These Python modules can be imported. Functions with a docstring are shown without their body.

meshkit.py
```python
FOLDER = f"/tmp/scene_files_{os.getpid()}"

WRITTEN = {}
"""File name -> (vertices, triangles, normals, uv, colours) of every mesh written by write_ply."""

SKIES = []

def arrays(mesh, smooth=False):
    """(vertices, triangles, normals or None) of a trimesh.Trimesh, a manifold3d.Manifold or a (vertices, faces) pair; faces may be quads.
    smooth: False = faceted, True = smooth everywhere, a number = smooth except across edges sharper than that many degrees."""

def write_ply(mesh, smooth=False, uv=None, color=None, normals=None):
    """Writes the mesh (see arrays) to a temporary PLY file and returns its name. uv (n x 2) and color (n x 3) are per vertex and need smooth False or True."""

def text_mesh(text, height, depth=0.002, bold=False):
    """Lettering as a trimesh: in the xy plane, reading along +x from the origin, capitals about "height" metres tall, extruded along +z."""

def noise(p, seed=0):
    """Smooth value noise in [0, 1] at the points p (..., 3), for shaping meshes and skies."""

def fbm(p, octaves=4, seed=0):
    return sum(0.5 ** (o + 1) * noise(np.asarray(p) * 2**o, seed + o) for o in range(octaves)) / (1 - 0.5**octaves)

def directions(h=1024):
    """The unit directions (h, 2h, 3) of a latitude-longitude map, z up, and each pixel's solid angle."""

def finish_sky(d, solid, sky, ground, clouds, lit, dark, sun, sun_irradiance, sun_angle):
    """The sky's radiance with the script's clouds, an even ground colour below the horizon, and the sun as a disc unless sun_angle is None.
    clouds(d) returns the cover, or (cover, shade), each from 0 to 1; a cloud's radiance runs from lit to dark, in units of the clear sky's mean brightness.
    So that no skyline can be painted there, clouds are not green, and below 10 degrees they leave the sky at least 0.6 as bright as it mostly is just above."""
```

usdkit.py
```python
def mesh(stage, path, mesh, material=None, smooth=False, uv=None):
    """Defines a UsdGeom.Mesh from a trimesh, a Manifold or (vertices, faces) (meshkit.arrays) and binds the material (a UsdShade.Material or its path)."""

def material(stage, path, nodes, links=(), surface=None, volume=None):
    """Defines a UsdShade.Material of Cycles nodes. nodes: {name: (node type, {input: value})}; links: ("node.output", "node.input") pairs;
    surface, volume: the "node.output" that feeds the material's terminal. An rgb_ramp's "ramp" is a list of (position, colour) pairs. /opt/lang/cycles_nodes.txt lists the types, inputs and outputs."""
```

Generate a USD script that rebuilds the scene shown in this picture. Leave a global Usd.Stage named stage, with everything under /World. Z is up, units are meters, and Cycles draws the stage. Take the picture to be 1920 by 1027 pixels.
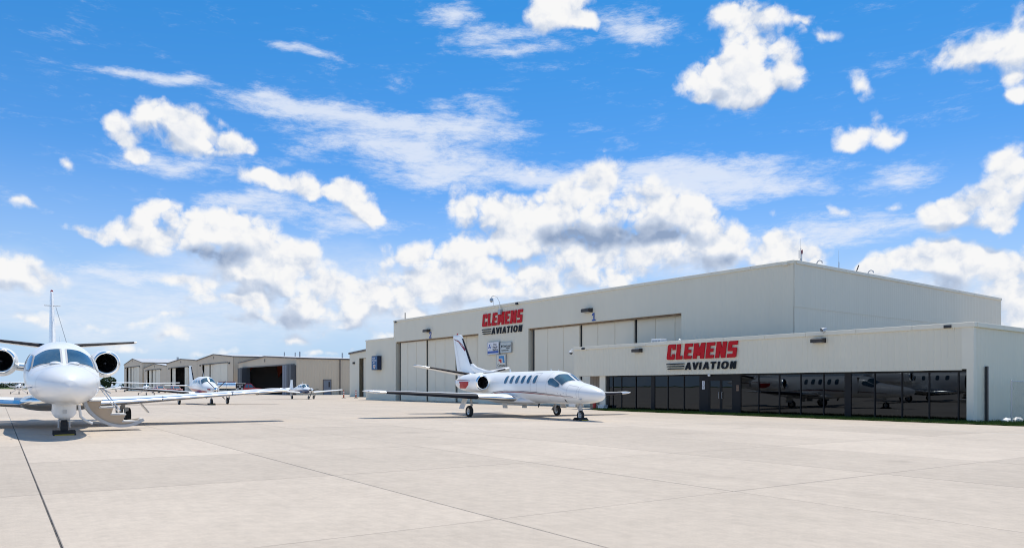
import math, random
import numpy as np
import trimesh
import shapely
from shapely import affinity
from shapely.geometry import Polygon, box as sbox
from shapely.ops import unary_union
from scipy.spatial.transform import Rotation
import usdkit, meshkit
from pxr import Usd, UsdGeom, UsdLux, UsdShade, Gf, Sdf, Vt

stage = Usd.Stage.CreateInMemory()
UsdGeom.SetStageUpAxis(stage, 'Z')
UsdGeom.SetStageMetersPerUnit(stage, 1.0)
UsdGeom.Xform.Define(stage, '/World')
rng = random.Random(7)

# ------------------------------------------------------------------ camera, sky, sun, exposure
F, CX, HY = 1367.0, 960.0, 724.0          # lens in photo pixels: focal length, centre column, eye level row
EYE = 1.36                                # camera height over the apron (the camera stands at x=0, y=0, looking along +y)
cam = UsdGeom.Camera.Define(stage, '/World/camera')
cam.CreateProjectionAttr('perspective')
cam.CreateHorizontalApertureAttr(36.0)
cam.CreateVerticalApertureAttr(36.0 * 547 / 1024)
cam.CreateFocalLengthAttr(36.0 * F / 1920)
cam.CreateVerticalApertureOffsetAttr(36.0 * (HY - 513.5) / 1920)
cam.CreateFStopAttr(0.0)
cam.CreateFocusDistanceAttr(30.0)
cam.CreateClippingRangeAttr(Gf.Vec2f(0.1, 20000.0))
cam.AddTranslateOp().Set(Gf.Vec3d(0, 0, EYE))
cam.AddRotateXOp().Set(90.0)
EXPOSURE = 0.0
cam.CreateExposureAttr(EXPOSURE)

SUN_EL = math.radians(72.0)
SUN_AZ = math.atan2(0.34, 1.0)            # atan2(x, y) of the direction towards the sun
sun = UsdLux.DistantLight.Define(stage, '/World/sun')
sun.CreateIntensityAttr(1.08)
sun.CreateAngleAttr(0.5)
sun.CreateNormalizeAttr(True)
sun.CreateColorAttr(Gf.Vec3f(1.0, 0.93, 0.82))
sun.AddRotateZOp().Set(-math.degrees(SUN_AZ))
sun.AddRotateXOp().Set(-(90.0 - math.degrees(SUN_EL)))


class Graph:
    """Collects shader nodes and links."""
    def __init__(self):
        self.n, self.l, self.k = {}, [], 0

    def add(self, kind, out, ins=None, **values):
        self.k += 1
        name = 'n%d' % self.k
        self.n[name] = (kind, values)
        for socket, src in (ins or {}).items():
            self.l.append((src, name + '.' + socket))
        return name + '.' + out

    def math(self, op, a, b=None, c=None, clamp=False):
        ins, vals = {}, {'math_type': op, 'use_clamp': clamp}
        for key, v in (('value1', a), ('value2', b), ('value3', c)):
            if isinstance(v, str):
                ins[key] = v
            elif v is not None:
                vals[key] = v
        return self.add('math', 'value', ins, **vals)

    def smooth(self, v, lo, hi, t0=0.0, t1=1.0):
        return self.add('map_range', 'result', {'value': v}, range_type='smoothstep', from_min=lo, from_max=hi, to_min=t0, to_max=t1, clamp=True)

    def mix(self, fac, a, b, kind='mix'):
        ins, vals = {}, {'mix_type': kind}
        for key, v in (('fac', fac), ('color1', a), ('color2', b)):
            if isinstance(v, str):
                ins[key] = v
            else:
                vals[key] = v
        return self.add('mix', 'color', ins, **vals)


def make_sky():
    g = Graph()
    d = g.add('texture_coordinate', 'generated')
    # bearing and tangent of the height of a direction
    wn = g.add('noise_texture', 'color', {'vector': d}, scale=7.0, detail=3.0, roughness=0.55)
    w0 = g.add('vector_math', 'vector', {'vector1': wn}, math_type='subtract', vector2=(0.5, 0.5, 0.5))
    w1 = g.add('vector_math', 'vector', {'vector1': w0}, math_type='scale', scale=0.075)
    d2 = g.add('vector_math', 'vector', {'vector1': d, 'vector2': w1}, math_type='add')
    sp = g.add('separate_xyz', 'x', {'vector': d2}).split('.')[0]
    at = {}
    bearing = g.math('arctan2', sp + '.x', sp + '.y')
    flat = g.math('sqrt', g.math('multiply_add', sp + '.x', sp + '.x', g.math('multiply', sp + '.y', sp + '.y')))
    rise = g.math('divide', sp + '.z', g.math('maximum', flat, 0.02))
    at['uw'] = uw0 = g.add('combine_xyz', 'vector', {'x': bearing, 'y': rise}, z=0.0)
    uw1 = g.add('vector_math', 'vector', {'vector1': uw0}, math_type='add', vector2=(0.004, 0.026, 0))

    def puff(px, py, rx, ry, grow=1.0, kind='spherical'):
        """A soft ball of cloud at a bearing and height in the sky; radii in the same angular unit."""
        q = F * F + (px - CX) ** 2
        u, w = math.atan2(px - CX, F), (HY - py) / math.sqrt(q)
        ru, rw = grow * rx * F / q, grow * ry / math.sqrt(q)
        m = g.add('vector_math', 'vector', {'vector1': at['uw']}, math_type='multiply_add', vector2=(1 / ru, 1 / rw, 0), vector3=(-u / ru, -w / rw, 0))
        return g.add('gradient_texture', 'fac', {'vector': m}, gradient_type=kind)

    def union(items, grow=1.0):
        f = None
        for it in items:
            q = puff(*it[:4], grow, 'quadratic_sphere')
            if len(it) > 4:                                   # thinner, wispier
                q = g.math('multiply', q, it[4])
            f = q if f is None else g.math('add', f, q)
        return g.math('sqrt', f)

    cum = union(CUMULUS, 1.32)
    at['uw'] = uw1
    above = union(CUMULUS, 1.32)
    at['uw'] = uw0
    # billows: rounded cells inside fractal noise, looked up twice for relief
    wv = g.add('noise_texture', 'color', {'vector': d}, scale=30.0, detail=4.0, roughness=0.6)
    wv = g.add('vector_math', 'vector', {'vector1': wv}, math_type='subtract', vector2=(0.5, 0.5, 0.5))
    wv = g.add('vector_math', 'vector', {'vector1': wv}, math_type='scale', scale=0.020)
    d3 = g.add('vector_math', 'vector', {'vector1': d, 'vector2': wv}, math_type='add')

    def billow(vec):
        a = g.add('noise_texture', 'fac', {'vector': vec}, scale=10.0, detail=10.0, roughness=0.63)
        v = g.add('voronoi_texture', 'distance', {'vector': vec}, feature='f1', scale=26.0, detail=2.0, roughness=0.55)
        b = g.math('multiply_add', g.math('multiply', v, v), -0.36, 0.12)
        n2 = g.add('noise_texture', 'fac', {'vector': vec}, scale=44.0, detail=5.0, roughness=0.66)
        b = g.math('multiply_add', g.math('subtract', n2, 0.5), 0.62, b)
        return g.math('add', g.math('multiply', g.math('subtract', a, 0.5), 1.5), b)

    b0 = billow(d3)
    up = g.add('vector_math', 'vector', {'vector1': d3}, math_type='add', vector2=(0.006, 0.004, 0.014))
    b1 = billow(up)
    # scattered clouds for the rest of the sky, same kind
    gn = g.add('noise_texture', 'fac', {'vector': d}, scale=2.6, detail=2.0, roughness=0.5)
    g0 = g.smooth(gn, 0.50, 0.72, 0.0, 0.75)
    seen = puff(960, 420, 2600, 1500)
    g0 = g.math('multiply', g0, g.smooth(seen, 0.30, 0.12))
    field = g.math('maximum', cum, g0)
    dens = g.math('add', g.math('subtract', g.math('minimum', field, 0.85), 0.235), g.math('multiply', b0, 0.70))
    cover = g.smooth(dens, -0.06, 0.36)
    under = g.smooth(g.math('subtract', g.math('minimum', above, 0.95), g.math('minimum', cum, 0.95)), -0.04, 0.34, 0.0, 0.44)
    # light and shade: crests bright, undersides grey
    relief = g.math('multiply', g.math('subtract', b0, b1), 0.70)
    dark = None
    for it in CLOUD_DARK:
        q = g.math('multiply', puff(*it[:4], 1.25), it[4])
        dark = q if dark is None else g.math('maximum', dark, q)
    dk = g.smooth(g.math('add', dark, g.math('multiply', b0, 0.30)), 0.02, 0.95, 0.0, 0.9)
    shade = g.math('subtract', g.math('add', g.math('add', dk, under), 0.07), relief, clamp=True)
    col = g.add('rgb_ramp', 'color', {'fac': shade}, ramp=[(0.0, (1.02, 1.02, 1.02)), (0.14, (0.93, 0.95, 0.99)), (0.40, (0.66, 0.74, 0.88)), (1.0, (0.31, 0.41, 0.60))])
    # thin high cloud: streaked noise
    st = g.add('mapping', 'vector', {'vector': d}, mapping_type='point', rotation=(0, math.radians(-8), math.radians(6)), scale=(4.0, 4.0, 15.0))
    cn = g.add('noise_texture', 'fac', {'vector': st}, scale=3.6, detail=10.0, roughness=0.76, distortion=0.2)
    thin = union(CIRRUS)
    thin = g.math('maximum', thin, g.math('multiply', g0, 0.5))
    ci = g.smooth(g.math('add', thin, g.math('multiply', g.math('subtract', cn, 0.5), 2.6)), 0.08, 1.15, 0.0, 0.80)
    veil = g.math('multiply', g.smooth(union(VEIL), 0.0, 0.8), g.smooth(cn, 0.25, 0.75, 0.30, 0.78))
    ci = g.math('maximum', ci, veil)

    sky = g.add('sky_texture', 'color', sky_type='single_scattering', sun_disc=False, sun_elevation=SUN_EL, sun_rotation=SUN_AZ, altitude=100.0, air_density=1.0, aerosol_density=0.6, ozone_density=2.0)
    sep = g.add('separate_xyz', 'z', {'vector': d})
    low = g.smooth(sep, -0.02, 0.52, 1.0, 0.0)
    tint = g.mix(low, SKY_HIGH, SKY_LOW)
    blue = g.mix(1.0, sky, tint, 'multiply')
    blue = g.add('hsv', 'color', {'color': blue}, hue=0.5, saturation=SKY_SAT, value=1.0)
    hz = g.smooth(sep, 0.0, 0.30, 0.86, 0.0)
    blue = g.mix(hz, blue, tuple(CLOUD_GAIN * x for x in HORIZON))
    white = g.mix(1.0, (CLOUD_GAIN,) * 3, col, 'multiply')
    thinwhite = g.mix(1.0, (CLOUD_GAIN,) * 3, (0.90, 0.95, 1.04), 'multiply')
    c1 = g.mix(ci, blue, thinwhite)
    c2 = g.mix(cover, c1, white)
    out = g.add('background_shader', 'background', {'color': c2}, strength=SKY_STRENGTH)
    usdkit.material(stage, '/World/Looks/sky', g.n, g.l, surface=out)
    dome = UsdLux.DomeLight.Define(stage, '/World/sky')
    UsdShade.MaterialBindingAPI.Apply(dome.GetPrim()).Bind(UsdShade.Material.Get(stage, '/World/Looks/sky'))
    dome.GetPrim().SetCustomDataByKey('kind', 'structure')


SKY_STRENGTH = 0.10
SKY_HIGH, SKY_LOW, SKY_SAT = (0.22, 0.97, 1.48), (0.80, 1.06, 1.52), 1.0
CLOUD_GAIN = 9.2
HORIZON = (0.55, 0.74, 0.98)
# cloud masses: bearing and height (as column, row of the eye-level view), radii, tilt in degrees
CUMULUS = [
    # upper left cloud
    (300, 200, 55, 40), (340, 225, 75, 50), (385, 250, 75, 48), (430, 275, 62, 34), (465, 285, 34, 20), (225, 225, 30, 24), (235, 255, 40, 24), (265, 285, 36, 16),
    (145, 313, 34, 22, 0.30), (50, 387, 70, 18, 0.32), (15, 378, 40, 14, 0.35),
    # middle left long cloud
    (480, 335, 45, 26), (540, 350, 70, 34), (605, 372, 60, 30), (665, 380, 55, 40), (700, 408, 46, 22),
    # big left bank
    (150, 420, 60, 22), (210, 425, 80, 38), (270, 405, 70, 46), (320, 385, 50, 42), (390, 415, 85, 60), (440, 445, 85, 58), (340, 455, 110, 36), (560, 480, 100, 46), (610, 535, 100, 40), (460, 485, 90, 34),
    (40, 490, 70, 44), (70, 530, 90, 34), (20, 525, 60, 44),
    # centre low bank
    (770, 490, 80, 42), (850, 470, 70, 52), (920, 500, 80, 46), (1000, 535, 70, 36), (740, 560, 70, 34), (680, 580, 50, 28), (590, 575, 60, 20), (560, 545, 46, 24),
    # the large centre cloud
    (890, 385, 62, 52), (945, 420, 84, 60), (1040, 395, 80, 74), (1075, 365, 70, 70), (1130, 335, 60, 62), (1185, 390, 90, 66), (1265, 405, 90, 56), (1120, 435, 150, 50), (1320, 435, 80, 44), (1380, 455, 70, 36), (1460, 450, 60, 44), (1520, 485, 56, 32), (1250, 480, 160, 40), (1090, 490, 80, 30), (1430, 490, 110, 36), (978, 310, 40, 26, 0.3), (985, 470, 80, 30),
    # cloud at the top centre
    (1045, 35, 56, 46), (1060, 5, 60, 60), (1085, 50, 30, 24),
    # upper right cloud
    (1385, 20, 70, 40), (1430, 40, 60, 36), (1390, 105, 90, 56), (1335, 150, 74, 60), (1390, 150, 90, 60), (1445, 150, 76, 60), (1390, 190, 56, 40), (1490, 50, 50, 22, 0.5), (1535, 62, 40, 18, 0.35), (1385, 70, 40, 40), (1300, 185, 24, 18),
    (1608, 152, 38, 46, 0.34), (1638, 238, 70, 34, 0.7), (1685, 255, 44, 24, 0.5), (1600, 258, 40, 20, 0.45),
    # right edge clouds
    (1720, 108, 50, 22, 0.45), (1780, 118, 66, 36), (1850, 105, 80, 56), (1930, 80, 80, 70), (1905, 200, 40, 28), (1900, 160, 40, 26),
    (1770, 405, 50, 36), (1830, 385, 90, 48), (1900, 335, 64, 56), (1870, 420, 50, 26), (1552, 385, 30, 24, 0.35), (1580, 400, 54, 22, 0.42), (1460, 398, 28, 24, 0.3), (1690, 380, 50, 18, 0.3),
    # low right bank
    (1690, 495, 76, 28), (1750, 490, 60, 38), (1810, 490, 70, 44), (1890, 500, 80, 50), (1930, 530, 80, 60), (1640, 505, 46, 16), (1800, 560, 150, 50), (1920, 600, 110, 40),
    # near the horizon
    (560, 520, 110, 34), (640, 545, 90, 34), (800, 545, 110, 36), (880, 520, 90, 36), (1010, 555, 70, 30), (460, 520, 70, 24), (330, 520, 60, 18), (1150, 520, 120, 26), (1620, 520, 60, 18), (640, 590, 100, 20), (440, 570, 70, 14),
    (480, 560, 60, 20), (650, 610, 70, 16), (270, 590, 70, 18, 0.35), (500, 590, 80, 18, 0.4), (160, 600, 90, 20, 0.35), (60, 610, 90, 26, 0.45), (790, 590, 60, 22), (900, 560, 70, 22),
    (315, 577, 50, 17, 0.45), (370, 545, 52, 28, 0.6), (320, 615, 56, 18, 0.4), (445, 602, 34, 14, 0.35), (560, 625, 70, 16, 0.4), (620, 650, 90, 14, 0.4), (230, 640, 90, 16, 0.35), (420, 655, 100, 14, 0.35), (720, 630, 70, 22, 0.45), (690, 560, 60, 24),
]
CLOUD_DARK = [(415, 482, 80, 28, 1.0), (370, 470, 50, 22, 0.8), (1140, 446, 140, 30, 1.05), (1080, 454, 80, 22, 1.0), (1260, 454, 100, 18, 0.8), (60, 515, 60, 28, 0.55), (590, 590, 110, 24, 0.4), (1000, 560, 70, 26, 0.5), (850, 530, 120, 20, 0.35), (1390, 140, 60, 30, 0.3), (1850, 545, 140, 40, 0.4), (350, 255, 60, 26, 0.25), (1820, 430, 80, 16, 0.35), (1380, 490, 130, 20, 0.45), (1920, 540, 60, 30, 0.5)]
CIRRUS = [(500, 190, 130, 40), (600, 215, 190, 56), (760, 225, 220, 62), (880, 245, 140, 50), (700, 280, 200, 50), (820, 310, 230, 62), (1000, 325, 300, 42), (1330, 325, 300, 44), (1420, 340, 200, 40), (240, 120, 120, 18), (350, 145, 120, 20), (540, 75, 70, 16), (590, 88, 60, 12), (920, 75, 120, 40), (980, 110, 110, 22), (850, 20, 90, 30), (1190, 40, 120, 36), (1690, 330, 120, 36), (330, 300, 200, 28), (480, 380, 180, 30), (250, 510, 260, 30), (650, 420, 180, 34), (1600, 430, 260, 46), (1250, 350, 280, 60)]
VEIL = [(560, 530, 420, 110), (300, 590, 460, 90), (900, 580, 420, 100), (1700, 560, 400, 90), (1300, 480, 300, 60), (60, 560, 300, 100)]
make_sky()

# ------------------------------------------------------------------ helpers: materials, prims, meshes
LOOKS = {}


def mat(name, base, rough=0.5, metal=0.0, coat=0.0, vary=0.08, scale=3.0, bump=0.0, bscale=40.0, spec=0.5, stretch=None, rand=0.0):
    """Principled surface whose colour wanders a little with object-space noise."""
    if name in LOOKS:
        return LOOKS[name]
    g = Graph()
    co = g.add('texture_coordinate', 'object')
    if stretch:
        co = g.add('mapping', 'vector', {'vector': co}, mapping_type='point', scale=stretch)
    n = g.add('noise_texture', 'fac', {'vector': co}, scale=scale, detail=6.0, roughness=0.6)
    b = np.array(base, float)
    c = g.add('rgb_ramp', 'color', {'fac': n}, ramp=[(0.25, tuple(b * (1 - vary))), (0.75, tuple(np.minimum(b * (1 + vary), 0.95)))])
    if rand:
        rnd = g.add('object_info', 'random')
        c = g.mix(1.0, c, g.add('rgb_ramp', 'color', {'fac': rnd}, ramp=[(0, (1 - rand,) * 3), (1, (1 + rand,) * 3)]), 'multiply')
    r = g.math('multiply_add', n, 0.16 * rough, rough * 0.92)
    ins = {'base_color': c, 'roughness': r}
    if bump:
        fine = g.add('noise_texture', 'fac', {'vector': co}, scale=bscale, detail=4.0, roughness=0.6)
        ins['normal'] = g.add('bump', 'normal', {'height': fine}, strength=bump, distance=0.02)
    p = g.add('principled_bsdf', 'BSDF', ins, metallic=metal, coat_weight=coat, coat_roughness=0.04, specular_ior_level=spec)
    LOOKS[name] = usdkit.material(stage, '/World/Looks/' + name, g.n, g.l, surface=p)
    return LOOKS[name]


def pane_mat(name, tint, clear, rough=0.0, ior=1.5, ripple=0.0, gain=(1.0, 1.0, 1.0)):
    """Window glass: a see-through layer mixed with a mirror layer by fresnel."""
    if name in LOOKS:
        return LOOKS[name]
    g = Graph()
    ins = {}
    if ripple:
        co = g.add('texture_coordinate', 'object')
        rn = g.add('noise_texture', 'fac', {'vector': co}, scale=0.9, detail=1.0)
        ins['normal'] = g.add('bump', 'normal', {'height': rn}, strength=ripple, distance=0.05)
    t = g.add('transparent_bsdf', 'BSDF', color=tuple(clear * x for x in tint))
    s = g.add('glossy_bsdf', 'BSDF', ins, color=gain, roughness=rough)
    f = g.add('fresnel', 'fac', IOR=ior)
    m = g.add('mix_closure', 'closure', {'fac': f, 'closure1': t, 'closure2': s})
    LOOKS[name] = usdkit.material(stage, '/World/Looks/' + name, g.n, g.l, surface=m)
    return LOOKS[name]


USED = {}


def numbered(parent, name):
    k = USED.get((parent, name), -1) + 1
    USED[(parent, name)] = k
    return parent + '/' + name + ('_%03d' % k if k else '')


def tag(prim, label=None, cat=None, group=None, kind=None):
    for key, v in (('label', label), ('category', cat), ('group', group), ('kind', kind)):
        if v:
            prim.SetCustomDataByKey(key, v)
    return prim


def thing(name, label, cat, matrix=None, group=None):
    """An Xform under /World whose children are its parts; matrix is a 4x4 numpy local-to-world."""
    x = UsdGeom.Xform.Define(stage, numbered('/World', name))
    if matrix is not None:
        x.AddTransformOp().Set(Gf.Matrix4d(*np.asarray(matrix, float).T.ravel().tolist()))
    tag(x.GetPrim(), label, cat, group)
    return str(x.GetPath())


def part(parent, name, mesh, material, smooth=False, label=None):
    m = usdkit.mesh(stage, numbered(parent, name), mesh, material, smooth)
    tag(m.GetPrim(), label)
    return str(m.GetPath())


def single(name, mesh, material, label=None, cat=None, group=None, kind=None, smooth=False):
    m = usdkit.mesh(stage, numbered('/World', name), mesh, material, smooth)
    tag(m.GetPrim(), label, cat, group, kind)
    return str(m.GetPath())


def copy(source, name, label, matrix, group=None):
    x = UsdGeom.Xform.Define(stage, numbered('/World', name))
    x.GetPrim().GetReferences().AddInternalReference(source)
    x.ClearXformOpOrder()
    x.AddTransformOp(opSuffix='place').Set(Gf.Matrix4d(*np.asarray(matrix, float).T.ravel().tolist()))
    was = stage.GetPrimAtPath(source).GetCustomData()
    tag(x.GetPrim(), label, was.get('category'), group or was.get('group'))
    x.GetPrim().SetInstanceable(True)
    return str(x.GetPath())


def bx(x0, x1, y0, y1, z0, z1, bevel=0.0):
    """A box by its bounds, optionally with chamfered edges."""
    e = np.array([x1 - x0, y1 - y0, z1 - z0], float)
    c = np.array([x0 + x1, y0 + y1, z0 + z1]) / 2
    if bevel > 0:
        pts = []
        for sx in (-1, 1):
            for sy in (-1, 1):
                for sz in (-1, 1):
                    h = e / 2
                    for ax in range(3):
                        p = np.array([sx, sy, sz]) * (h - bevel)
                        p[ax] = (sx, sy, sz)[ax] * h[ax]
                        pts.append(p + c)
        return trimesh.convex.convex_hull(np.array(pts))
    m = trimesh.creation.box(e)
    m.apply_translation(c)
    return m


def cat(*ms):
    flat = []
    for m in ms:
        flat += list(m) if isinstance(m, (list, tuple)) else [m]
    return trimesh.util.concatenate(flat)


def tube(p, q, r, r2=None, n=10):
    """A solid round bar from p to q, tapering to r2."""
    p, q = np.array(p, float), np.array(q, float)
    d = q - p
    L = np.linalg.norm(d); d /= L
    a = np.cross(d, [0, 0, 1] if abs(d[2]) < 0.9 else [1, 0, 0]); a /= np.linalg.norm(a)
    b = np.cross(d, a)
    t = np.linspace(0, 2 * np.pi, n, endpoint=False)
    ring = np.cos(t)[:, None] * a + np.sin(t)[:, None] * b
    r2 = r if r2 is None else r2
    v = np.vstack([p + r * ring, q + r2 * ring, [p], [q]])
    f = []
    for i in range(n):
        j = (i + 1) % n
        f += [[i, n + i, j], [j, n + i, n + j], [2 * n, i, j], [2 * n + 1, n + j, n + i]]
    m = trimesh.Trimesh(v, f, process=False)
    return m


def pipe(points, r, n=8):
    return cat([tube(a, b, r, n=n) for a, b in zip(points[:-1], points[1:])] + [ball(p, r, 1) for p in points[1:-1]])


def ball(c, r, sub=2, scale=(1, 1, 1)):
    m = trimesh.creation.icosphere(sub, r)
    m.apply_scale(scale)
    m.apply_translation(c)
    return m


def grid(P, closed=False, cap=False):
    """A surface through an array of points (nu, nv, 3); closed wraps the second direction; cap closes the ends."""
    P = np.asarray(P, float)
    nu, nv = P.shape[:2]
    v = P.reshape(-1, 3)
    f = []
    for i in range(nu - 1):
        for j in range(nv if closed else nv - 1):
            k = (j + 1) % nv
            a, b, c, d = i * nv + j, i * nv + k, (i + 1) * nv + k, (i + 1) * nv + j
            f += [[a, b, c], [a, c, d]]
    if cap:
        for i, flip in ((0, 1), (nu - 1, 0)):
            c = len(v)
            v = np.vstack([v, P[i].mean(0)])
            for j in range(nv if closed else nv - 1):
                k = (j + 1) % nv
                t = [c, i * nv + j, i * nv + k]
                f.append(t[::-1] if flip else t)
    m = trimesh.Trimesh(v, f, process=True)
    m.merge_vertices()
    m.fix_normals()
    return m


def lathe(profile, n=40, axis='x'):
    """Turns (position along the axis, radius) pairs round the axis."""
    pr = np.array(profile, float)
    t = np.linspace(0, 2 * np.pi, n, endpoint=False)
    P = np.stack([np.repeat(pr[:, :1], n, 1), pr[:, 1:] * np.cos(t), pr[:, 1:] * np.sin(t)], -1)
    if axis == 'y':
        P = P[..., [1, 0, 2]]
    if axis == 'z':
        P = P[..., [1, 2, 0]]
    m = trimesh.Trimesh(P.reshape(-1, 3), process=False)
    nv = n
    f = []
    for i in range(len(pr) - 1):
        for j in range(nv):
            k = (j + 1) % nv
            a, b, c, d = i * nv + j, i * nv + k, (i + 1) * nv + k, (i + 1) * nv + j
            f += [[a, b, c], [a, c, d]]
    m = trimesh.Trimesh(P.reshape(-1, 3), f, process=False)
    m.merge_vertices()
    m.update_faces(m.nondegenerate_faces())
    m.fix_normals()
    return m


def prism(poly, z0, z1):
    """A plan outline (shapely) pulled up from z0 to z1."""
    out = []
    for g_ in getattr(poly, 'geoms', [poly]):
        m = trimesh.creation.extrude_polygon(g_, z1 - z0, engine='earcut')
        m.apply_translation((0, 0, z0))
        out.append(m)
    return cat(out)


def upright(poly, x0, x1):
    """An outline drawn in (y, z) made into a wall between x0 and x1."""
    m = prism(poly, x0, x1)
    m.vertices = m.vertices[:, [2, 0, 1]]
    return m


def moved(m, x=0, y=0, z=0):
    m = m.copy()
    m.apply_translation((x, y, z))
    return m


# ------------------------------------------------------------------ the lie of the land
# All buildings and the apron share one grid: s runs from the camera in towards the hangars, q along their fronts.
NX, NY = 0.7971, 0.6038
YAW = math.degrees(math.atan2(NY, NX))
GRADE = 0.0075


def ground(s):
    return -GRADE * float(np.clip(s, -10.0, 46.0))


def world(s, q, z=0.0):
    return np.array([NX * s - NY * q, NY * s + NX * q, z])


def gz(x, y):
    return ground(NX * x + NY * y)


def frame(s=0.0, q=0.0, z=0.0):
    m = np.eye(4)
    m[:3, :3] = [[NX, -NY, 0], [NY, NX, 0], [0, 0, 1]]
    m[:3, 3] = world(s, q, z)
    return m


def along(s, px, py=HY):
    """Where on the wall plane at depth s a feature seen in the photograph lies: (q, height)."""
    r = (px - CX) / F
    Z = s / (NX * r + NY)
    return (NX - NY * r) * Z, EYE - (py - HY) / F * Z


def stand(x, y, heading):
    """Local frame of something standing on the sloping apron with its nose towards heading."""
    s = NX * x + NY * y
    n = np.array([GRADE * NX, GRADE * NY, 1.0]) if -10 < s < 46 else np.array([0, 0, 1.0])
    n /= np.linalg.norm(n)
    u = np.array([heading[0], heading[1], 0.0])
    u -= n * (u @ n); u /= np.linalg.norm(u)
    m = np.eye(4)
    m[:3, :3] = np.stack([u, np.cross(n, u), n], 1)
    m[:3, 3] = (x, y, gz(x, y))
    return m

# ------------------------------------------------------------------ ground
JX, JY = 0.817, 0.577                      # across the long joints of the apron
JQ0, JQ, JP0, JP = 0.45, 3.86, 6.35, 4.62  # first joint and spacing, both ways


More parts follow.
